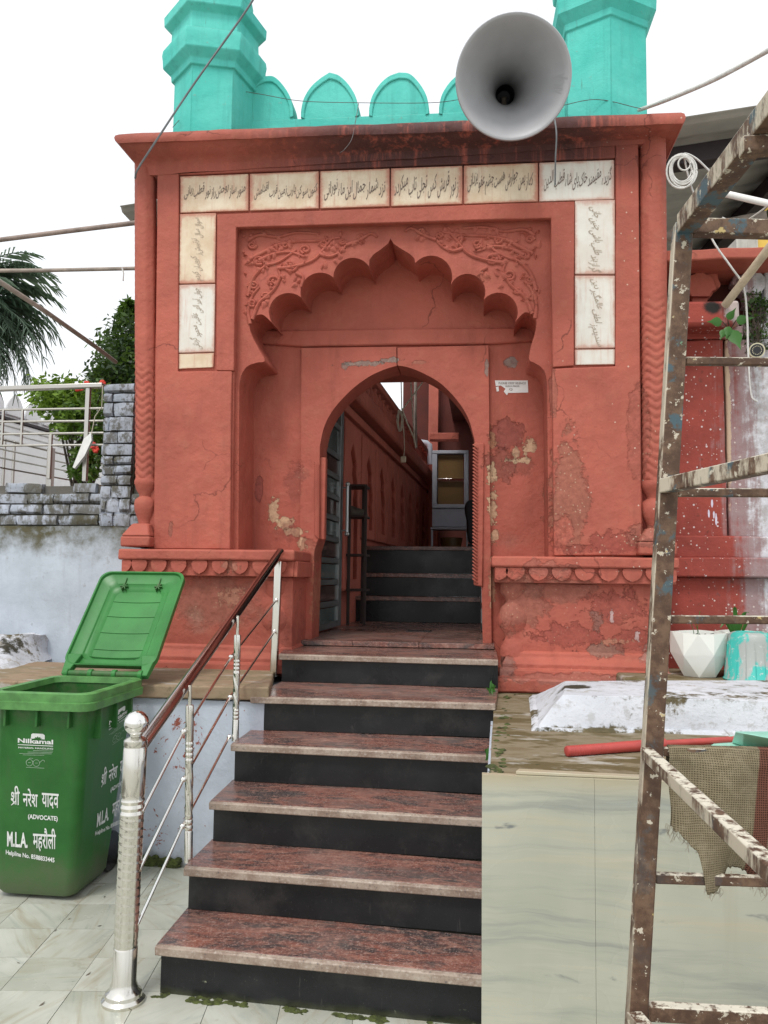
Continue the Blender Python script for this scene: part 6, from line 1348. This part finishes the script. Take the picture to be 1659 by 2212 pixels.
rim = [rrect(BX0 + .03, BX1 - .03, BY0 + .03, BY1 - .03, .05, BZ - .085), rrect(BX0, BX1, BY0, BY1, .06, BZ - .08), rrect(BX0 - .002, BX1 + .002, BY0 - .002, BY1 + .002, .06, BZ - .045), rrect(BX0 + .007, BX1 - .007, BY0 + .007, BY1 - .007, .06, BZ - .042), rrect(BX0 + .006, BX1 - .006, BY0 + .006, BY1 - .006, .06, BZ - .006), rrect(BX0 + .014, BX1 - .014, BY0 + .014, BY1 - .014, .06, BZ), rrect(BX0 + .042, BX1 - .042, BY0 + .042, BY1 - .042, .05, BZ - .002), rrect(BX0 + .046, BX1 - .046, BY0 + .046, BY1 - .046, .05, BZ - .03)]
shellm(rim, 'rim', M['binrim'], bn, False, smooth=40)
for k in range(3): y_ = lerp(BY0, BY1, .28 + .27 * k); MB().box((BX1 - ins_ - .03, y_ - .008, BZ - .23 + .02 * k), (BX1 - ins_ + .010, y_ + .008, BZ - .082)).build('rib', M['bin'], bn, .003)
for k in range(3): x_ = lerp(BX0, BX1, .18 + .3 * k); MB().box((x_ - .006, BY0 + ins_ - .012, BZ - .16), (x_ + .006, BY0 + ins_ + .03, BZ - .082)).build('rib', M['bin'], bn, .003)
hy, hz = BY1 + .035, BZ + .005
hb = MB().tube([(BX0 + .06, hy, hz), (BX1 - .06, hy, hz)], .019, 16).build('hinge_bar', M['bin'], bn, smooth=60)
for x_ in (BX0 + .05, lerp(BX0, BX1, .36), lerp(BX0, BX1, .62), BX1 - .05): hk = MB(); hk.lathe([(.026, -.012), (.026, .012)], (x_, hy, hz), (1, 0, 0), 14); hk.box((x_ - .008, BY1 - .03, BZ - .05), (x_ + .008, hy, hz - .01)); hk.build('hinge_knuckle', M['binlid'], bn, .003, smooth=50)
# open lid: flat local sheet (u across, w away from the hinge), dished, then swung back
LA = on_y(156, 1428, hy + .02); lid_x0, lid_x1 = BX0 + .005, BX1 + .01; ang_l = None
tl = on_y(410, 1250, hy + .44); ang_l = math.atan2(tl.z - hz, .44); LL = math.hypot(tl.z - hz, .44); LL = max(.55, min(LL, .78)) * 1.06
dw = V(0, math.cos(ang_l), math.sin(ang_l)); dn_ = V(0, -math.sin(ang_l), math.cos(ang_l))   # dn_ = the side that faces up and forward
cx_ = (lid_x0 + lid_x1) / 2; hw_ = (lid_x1 - lid_x0) / 2
def LPt(a, b, c): return V(cx_ + a, hy, hz) + dw * b + dn_ * c
def lring(i_, bot, c, r):
    pts = rrect(-hw_ + i_, hw_ - i_, bot + i_ * .5, LL - i_, r, 0, 6); return [tuple(LPt(p[0], p[1], c)) for p in pts]
lid = shellm([lring(.02, .06, -.045, .05), lring(.0, .05, -.02, .06), lring(.0, .05, .012, .06), lring(.012, .05, .016, .06), lring(.016, .05, .0, .06), lring(.05, .05, -.012, .05), lring(.075, .06, -.014, .05), lring(.082, .06, -.022, .05), lring(.10, .06, -.024, .045), lring(.12, .06, -.036, .04)], 'lid', M['binlid'], bn, True, smooth=40)
MB().flat(lring(.12, .06, -.036, .04)).build('lid_skin', M['binlid'], lid, smooth=0)
lr = MB()
for t in (.28, .44, .60, .75): lr.tube([LPt(a, LL * t + .02 * (1 - (a / hw_) ** 2) * -1, -.030 if abs(a) > hw_ * .76 else -.034) for a in [(-.80 + 1.6 * i / 12) * hw_ for i in range(13)]], .0028, 5)
lr.tube(spline([LPt(-.78 * hw_, LL * .88, -.030), LPt(-.80 * hw_, LL * .3, -.028), LPt(-.74 * hw_, LL * .20, -.028), LPt(0, LL * .175, -.03), LPt(.74 * hw_, LL * .20, -.028), LPt(.80 * hw_, LL * .3, -.028), LPt(.78 * hw_, LL * .88, -.030)], 6), .0034, 5)
lr.build('lid_ridge', M['binlid'], lid, smooth=60)
for a in (-.10, .11): 
    st_ = MB(); c = LPt(a, LL * .865, -.03)
    for k in range(3): q = k * 1.047; e = (V(1, 0, 0) * math.cos(q) + dw * math.sin(q)) * .024; st_.bar(c - e + dn_ * .008, c + e + dn_ * .008, .005, .03, tuple(dn_))
    st_.bar(LPt(a, LL * .87, -.015), LPt(a, LL * .95, -.01), .004, .02, tuple(dn_)); st_.build('lid_bracket', M['bin'], lid)
for s_ in (-1, 1): MB().hexa([tuple(LPt(s_ * (hw_ - .05), -.012, -.02)), tuple(LPt(s_ * (hw_ - .02), -.012, -.02)), tuple(LPt(s_ * (hw_ - .02), -.012, .015)), tuple(LPt(s_ * (hw_ - .05), -.012, .015))], [tuple(LPt(s_ * (hw_ - .09), .12, -.03)), tuple(LPt(s_ * (hw_ - .005), .12, -.03)), tuple(LPt(s_ * (hw_ - .005), .12, .012)), tuple(LPt(s_ * (hw_ - .09), .12, .012))]).build('lid_arm', M['binlid'], lid, .004)
for x_ in (bx0 + .04, bx1 - .04): MB().lathe([(.03, -.025), (.095, -.025), (.1, -.018), (.1, .018), (.095, .025), (.03, .025)], (x_, by1 + .06, .10), (1, 0, 0), 28).build('wheel', M['lens'], bn, smooth=40)
# printing on the two faces
fp = V(*lp_(0.5, .5)[-4]); a_ = V((bx0 + bx1) / 2, by0, .05); b_ = V((BX0 + BX1) / 2, BY0 + ins_, .05 + (BZ - .08)); nF = V(1, 0, 0).cross(b_ - a_).normalized()
a2 = V(bx1, (by0 + by1) / 2, .05); b2 = V(BX1 - ins_, (BY0 + BY1) / 2, .05 + BZ - .08); nS = V(0, 1, 0).cross(b2 - a2).normalized()
def pf_(u, v): return on_pl(u, v, a_, nF)
def ps_(u, v): return on_pl(u, v, a2, nS)
def prt(f, s_, BL, BR, TL, m='print', off=.012, body=None): letter('printed_text', glyphs(s_, off), f(*BL), f(*BR), f(*TL), M[m], bn, .0015, body)
def quad(f, pts, m='print'): MB().flat([tuple(f(*p) + (nF if f is pf_ else nS) * .0014) for p in pts]).build('printed_mark', M[m], bn, fix=False, smooth=0)
def strokes(f, lines, w_, m='printgrey'):
    mb = MB(); n_ = nF if f is pf_ else nS
    for k, l in enumerate(lines):
        q = [f(*p) + n_ * (.0014 + .0002 * (k % 5)) for p in l]
        for i in range(len(q) - 1):
            d = (q[i + 1] - q[i]); s_ = d.cross(n_).normalized() * w_; e_ = d.normalized() * w_ * .5; mb.flat([q[i] - s_ - e_ + n_ * .0001 * (i % 3), q[i + 1] - s_ + e_ + n_ * .0001 * (i % 3), q[i + 1] + s_ + e_ + n_ * .0001 * (i % 3), q[i] + s_ - e_ + n_ * .0001 * (i % 3)])
    mb.build('printed_mark', M[m], bn, fix=False, smooth=0)
def print_face(f, T, sc=1.):
    """T maps the pixel layout of the front face to this face"""
    g_ = lambda u, v: f(*T(u, v)); ff = lambda u, v: g_(u, v)
    def pr(s_, BL, BR, TL, m='print', off=.012, body=None): letter('printed_text', glyphs(s_, off), ff(*BL), ff(*BR), ff(*TL), M[m], bn, .0015, body)
    n_ = nF if f is pf_ else nS
    pr('श', (24, 1737), (38, 1738), (24, 1710), off=.012, body=None); pr('ी', (32, 1738), (43, 1739), (32, 1697), off=.012)
    pr('नरेश', (50, 1741), (82, 1744), (50, 1702), off=.013); pr('यादव', (91, 1745), (127, 1748), (91, 1712), off=.013)
    def stk(lines, w_, m='print'):
        mb = MB()
        for k, l in enumerate(lines):
            q = [ff(*p) + n_ * (.0018 + .0002 * (k % 5)) for p in l]
            for i in range(len(q) - 1):
                d = (q[i + 1] - q[i]); s2 = d.cross(n_).normalized() * w_; mb.flat([q[i] - s2, q[i + 1] - s2, q[i + 1] + s2, q[i] + s2])
        mb.build('printed_mark', M[m], bn, fix=False, smooth=0)
    stk([[(25, 1739), (35, 1729)]], .0022)
    pr('(ADVOCATE)', (61, 1771), (125, 1776), (61, 1758), off=.03)
    pr('M.L.A.', (16, 1828), (60, 1832), (16, 1795), off=.03); pr('महरौली', (72, 1838), (121, 1841), (72, 1787), off=.014)
    pr('Helpline No. 8588833445', (13, 1848), (118, 1866), (13, 1835), off=.025)
    # maker's mark: arch with a lotus, maker's lines, spectacles emblem
    pr('Nilkamal', (39, 1604), (115, 1608), (39, 1594), off=.03)
    stk([[(39, 1608), (115, 1611.5)]], .0016); pr('MATERIAL HANDLING', (40, 1616), (115, 1619), (40, 1612.5), 'print', .015)
    for k, (a, c) in enumerate(((72, 115), (60, 114), (42, 112), (50, 96))): stk([[(a, 1621 + 3.1 * k), (c, 1622 + 3.1 * k)]], .0007, 'printgrey')
    mb = MB(); q = [ff(*p) + n_ * .0016 for p in [(67, 1595), (68, 1586), (71, 1584), (93, 1585), (97, 1588), (97, 1597)]]; mb.flat(q); mb.build('printed_mark', M['print'], bn, fix=False, smooth=0)
    mb = MB()
    for k, (a, l) in enumerate(((0, 8.), (-.7, 8.), (.7, 8.), (-1.25, 8), (1.25, 8))):
        c = (82, 1597); tip = (c[0] + l * math.sin(a) * 1.2, c[1] - l * math.cos(a) * .9); md = ((c[0] + tip[0]) / 2, (c[1] + tip[1]) / 2); w2 = 2.0; mb.flat([ff(*c) + n_ * (.0020 + .0002 * k), ff(md[0] + w2 * math.cos(a), md[1] + w2 * math.sin(a)) + n_ * (.0020 + .0002 * k), ff(*tip) + n_ * (.0020 + .0002 * k), ff(md[0] - w2 * math.cos(a), md[1] - w2 * math.sin(a)) + n_ * (.0020 + .0002 * k)])
    mb.build('printed_mark', M['bin'], bn, fix=False, smooth=0)
    ci = lambda cx, cy, r: [(cx + r * math.cos(t * .393), cy + r * math.sin(t * .393) * 1.05) for t in range(17)]
    stk([ci(64, 1647, 7), ci(79, 1648, 7), [(70, 1644), (73, 1644)], [(57, 1644), (66, 1637), (72, 1638)], [(86, 1647), (93, 1641), (97, 1643), (96, 1646)], [(61, 1647), (67, 1647)], [(76, 1648), (82, 1648)], [(57, 1657), (96, 1659)]], .0007, 'printgrey')
print_face(pf_, lambda u, v: (u, v))
def TS(u, v):   # side face: squeezed and rising to the right
    s_ = (u - 13) / 115; h0 = 1800 + (v - 1848) * .985; x_ = 204 + s_ * 68 + (1860 - v) * .06; return (x_, v - 40 - s_ * 52 + (1848 - v) * .06)
print_face(ps_, TS)

# ================================================================== SCAFFOLD
YSc = 1.92; scf = thing('scaffold_frame', tuple(on_y(1355, 2212, YSc)), 'rusty paint splashed steel scaffold frame standing in the right foreground', 'scaffold')
tp, bt = on_y(1475, 500, YSc), on_y(1374, 2212, YSc); dr = (bt - tp).normalized(); ft = tp + dr * (tp.z / -dr.z)
MB().bar(ft, tp + V(0, 0, .015), .042, .042, (0, 1, 0)).build('leg', M['scaff'], scf, .004)
XR = 1.72
def rung(v0, v1, h, name='rung'):
    t_ = (on_y(1400, v0, YSc).z - tp.z) / dr.z; p_ = tp + dr * t_; q_ = on_y(1659, v1, YSc); e = p_ + (q_ - p_) * ((XR - p_.x) / (q_.x - p_.x)); MB().bar(p_ + V(.022, 0, 0), e, h, h * 1.1).build(name, M['scaff'], scf, .003); return p_, e
levels = []
for v0, v1, h in ((496, 497, .034), (782, 783, .017), (1064, 1065, .018), (1337, 1339, .017), (1622, 1628, .018), (1895, 1903, .020), (2184, 2198, .030)): levels.append(rung(v0, v1, h))
MB().bar((levels[0][1].x, YSc, 0), (levels[0][1].x, YSc, levels[0][1].z + .015), .042, .042, (0, 1, 0)).build('leg', M['scaff'], scf, .004)
def depthbar(u0, v0, u1, v1, h, w_):
    p_ = on_y(u0, v0, YSc); z1 = p_.z; q_ = on_z(u1, v1, z1); d = (q_ - p_).normalized(); e = p_ + d * 2.75; MB().bar(p_ - d * .0 + V(0, -.021, 0), e, w_, h).build('cross_bar', M['scaff'], scf, .003); return e
e1_ = depthbar(1478, 492, 1668, 246, .045, .045); e2_ = depthbar(1432, 1052, 1659, 1003, .034, .030); e3_ = depthbar(1392, 1622, 1659, 1872, .026, .026); e4_ = depthbar(1366, 2190, 1450, 2290, .034, .034)
MB().bar((e4_.x, e1_.y + .05, 0), (e1_.x, e1_.y + .05, e1_.z - .02), .042, .042, (0, 1, 0)).build('leg', M['scaff'], scf, .004)
pA = on_z(1600, 318, tp.z - .03); MB().bar(pA, pA + V(.9, 0, 0), .03, .03).build('rung', M['scaff'], scf, .003)
# sacking hung over a rung
zt0 = levels[4][0].z; STRIPE = on_y(1632, 1800, YSc).x; M['jute'] = jute()
rj = random.Random(2)
def cloth():
    nx, nz = 70, 60; xa = on_y(1442, 1620, YSc).x; xb = on_y(1720, 1620, YSc).x; vs = []; fs = []
    edge = [(1437, 1782), (1455, 1790), (1480, 1812), (1503, 1835), (1512, 1870), (1524, 1922), (1548, 1926), (1566, 1905), (1580, 1882), (1610, 1888), (1640, 1908), (1662, 1925), (1730, 1930)]
    ez = [(on_y(u, v, YSc).x, on_y(u, v, YSc).z) for u, v in edge]
    def bot(x):
        for (x0, z0), (x1, z1) in zip(ez[:-1], ez[1:]):
            if x0 <= x <= x1: return z0 + (z1 - z0) * (x - x0) / (x1 - x0)
        return ez[-1][1] if x > ez[-1][0] else ez[0][1]
    for i in range(nx + 1):
        x = xa + (xb - xa) * i / nx; zt1 = zt0 + .014 + (levels[4][1].z - zt0) * (x - levels[4][0].x) / (levels[4][1].x - levels[4][0].x); zb_ = bot(x) + rj.uniform(-.004, .004)
        for j in range(nz + 1):
            t = j / nz; z = zt1 + (zb_ - zt1) * t; sag = .018 * math.sin(x * 19 + t * 2.2) * t + .012 * math.sin(x * 43 + z * 17) * t + .010 * noise.noise(V(x * 14, z * 9, 1))
            yv = YSc - .013 - .012 * min(1, t * 8) + .035 * t + sag
            if j == 0: yv = YSc + .006
            vs.append((x + .010 * noise.noise(V(z * 12, x * 3, 5)) * t, yv, z))
    for i in range(nx):
        for j in range(nz): a = i * (nz + 1) + j; fs.append((a, a + 1, a + nz + 2, a + nz + 1))
    o0 = len(vs)   # short back flap behind the rung
    for i in range(nx + 1):
        x, yv, z = vs[i * (nz + 1)]
        for j in range(1, 9): vs.append((x, YSc + .014 + .004 * math.sin(x * 30), z - .012 * j * (1 + .3 * math.sin(x * 9))))
    for i in range(nx):
        for j in range(7): a = o0 + i * 8 + j; fs.append((a, a + 1, a + 9, a + 8))
        fs.append((i * (nz + 1), (i + 1) * (nz + 1), o0 + (i + 1) * 8, o0 + i * 8))
    o = MB().add(vs, fs).build('jute_sack', M['jute'], None, fix=False, smooth=80); m_ = o.modifiers.new('thickness', 'SOLIDIFY'); m_.thickness = .0025; return o
tag(cloth(), 'ragged jute sack with a brown stripe hung over a scaffold rung', 'sack')
fz = MB()
for k in range(60):
    u = rj.choice((rj.uniform(1437, 1512), rj.uniform(1510, 1560), rj.uniform(1575, 1659))); v = 1782 + max(0, u - 1440) * .72 if u < 1512 else (1922 if u < 1560 else 1885 + max(0, u - 1580) * .5); p_ = on_y(u, v - 4, YSc + .02)
    fz.tube([p_, p_ + V(rj.uniform(-.006, .006), rj.uniform(-.006, 0), -.008), p_ + V(rj.uniform(-.012, .012), rj.uniform(-.008, .004), -rj.uniform(.012, .03))], .0007, 4)
tag(fz.build('loose_thread', M['rope'], bpy.data.objects['jute_sack'], smooth=60), kind='stuff')
# weeds in the joints beside the steps
wd = MB(); rw = random.Random(12)
for (u, v, z, n) in ((606, 1443, ZL, 12), (1064, 1496, ZS[4], 10), (1052, 1640, ZS[3], 7)):
    for _ in range(n): b0 = on_z(u + rw.uniform(-6, 6), v + rw.uniform(-3, 3), z); e = b0 + V(rw.uniform(-.04, .04), rw.uniform(-.03, .02), rw.uniform(.02, .06)); w_ = .004; m_ = b0.lerp(e, .6) + V(0, 0, .01); wd.add([b0 + V(-w_, 0, 0), b0 + V(w_, 0, 0), m_ + V(w_ * 1.4, 0, 0), e, m_ - V(w_ * 1.4, 0, 0)], [(0, 1, 2, 3, 4)])
tag(wd.build('weeds', M['leafs'], fix=False, smooth=0), 'small green weeds in the joints beside the steps', 'weeds', kind='stuff')

# moss and grit along the foot of the bottom riser, litter on the tiles
mo = MB(); rw = random.Random(31); a_, b_ = on_z(334, 2150, 0), on_z(1040, 2228, 0)
for i in range(240):
    t = rw.random(); p_ = a_.lerp(b_, t) + V(0, rw.uniform(-.03, .035) * (.5 + .5 * noise.noise(V(t * 9, 2, 0))), .001)
    if noise.noise(V(t * 7, 5, 1)) > -.12: mo.ball(p_, rw.uniform(.003, .011), 6, (1.7, 1.2, .45))
tag(mo.build('moss_clump', M['moss'], jit=.004, jsc=50), 'green moss growing along the foot of the lowest black riser', 'moss', kind='stuff')
li = MB()
for (u, v) in ((400, 1492 + 560), (215, 2000), (120, 2010), (226, 1937), (275, 2052), (190, 2105), (40, 2080), (150, 1985), (90, 2170), (330, 1900)):
    p_ = on_z(u, v, .0015); q_ = rw.uniform(0, 6.28); l_ = rw.uniform(.008, .018); d_ = V(math.cos(q_), math.sin(q_), .1) * l_; e_ = V(-math.sin(q_), math.cos(q_), 0) * l_ * .35; li.add([p_ - d_, p_ + e_, p_ + d_ + V(0, 0, .004), p_ - e_], [(0, 1, 2, 3)])
tag(li.build('leaf_litter', M['shoe'], fix=False, smooth=0), 'scraps of dry leaf scattered over the marble floor tiles', 'litter', kind='stuff')
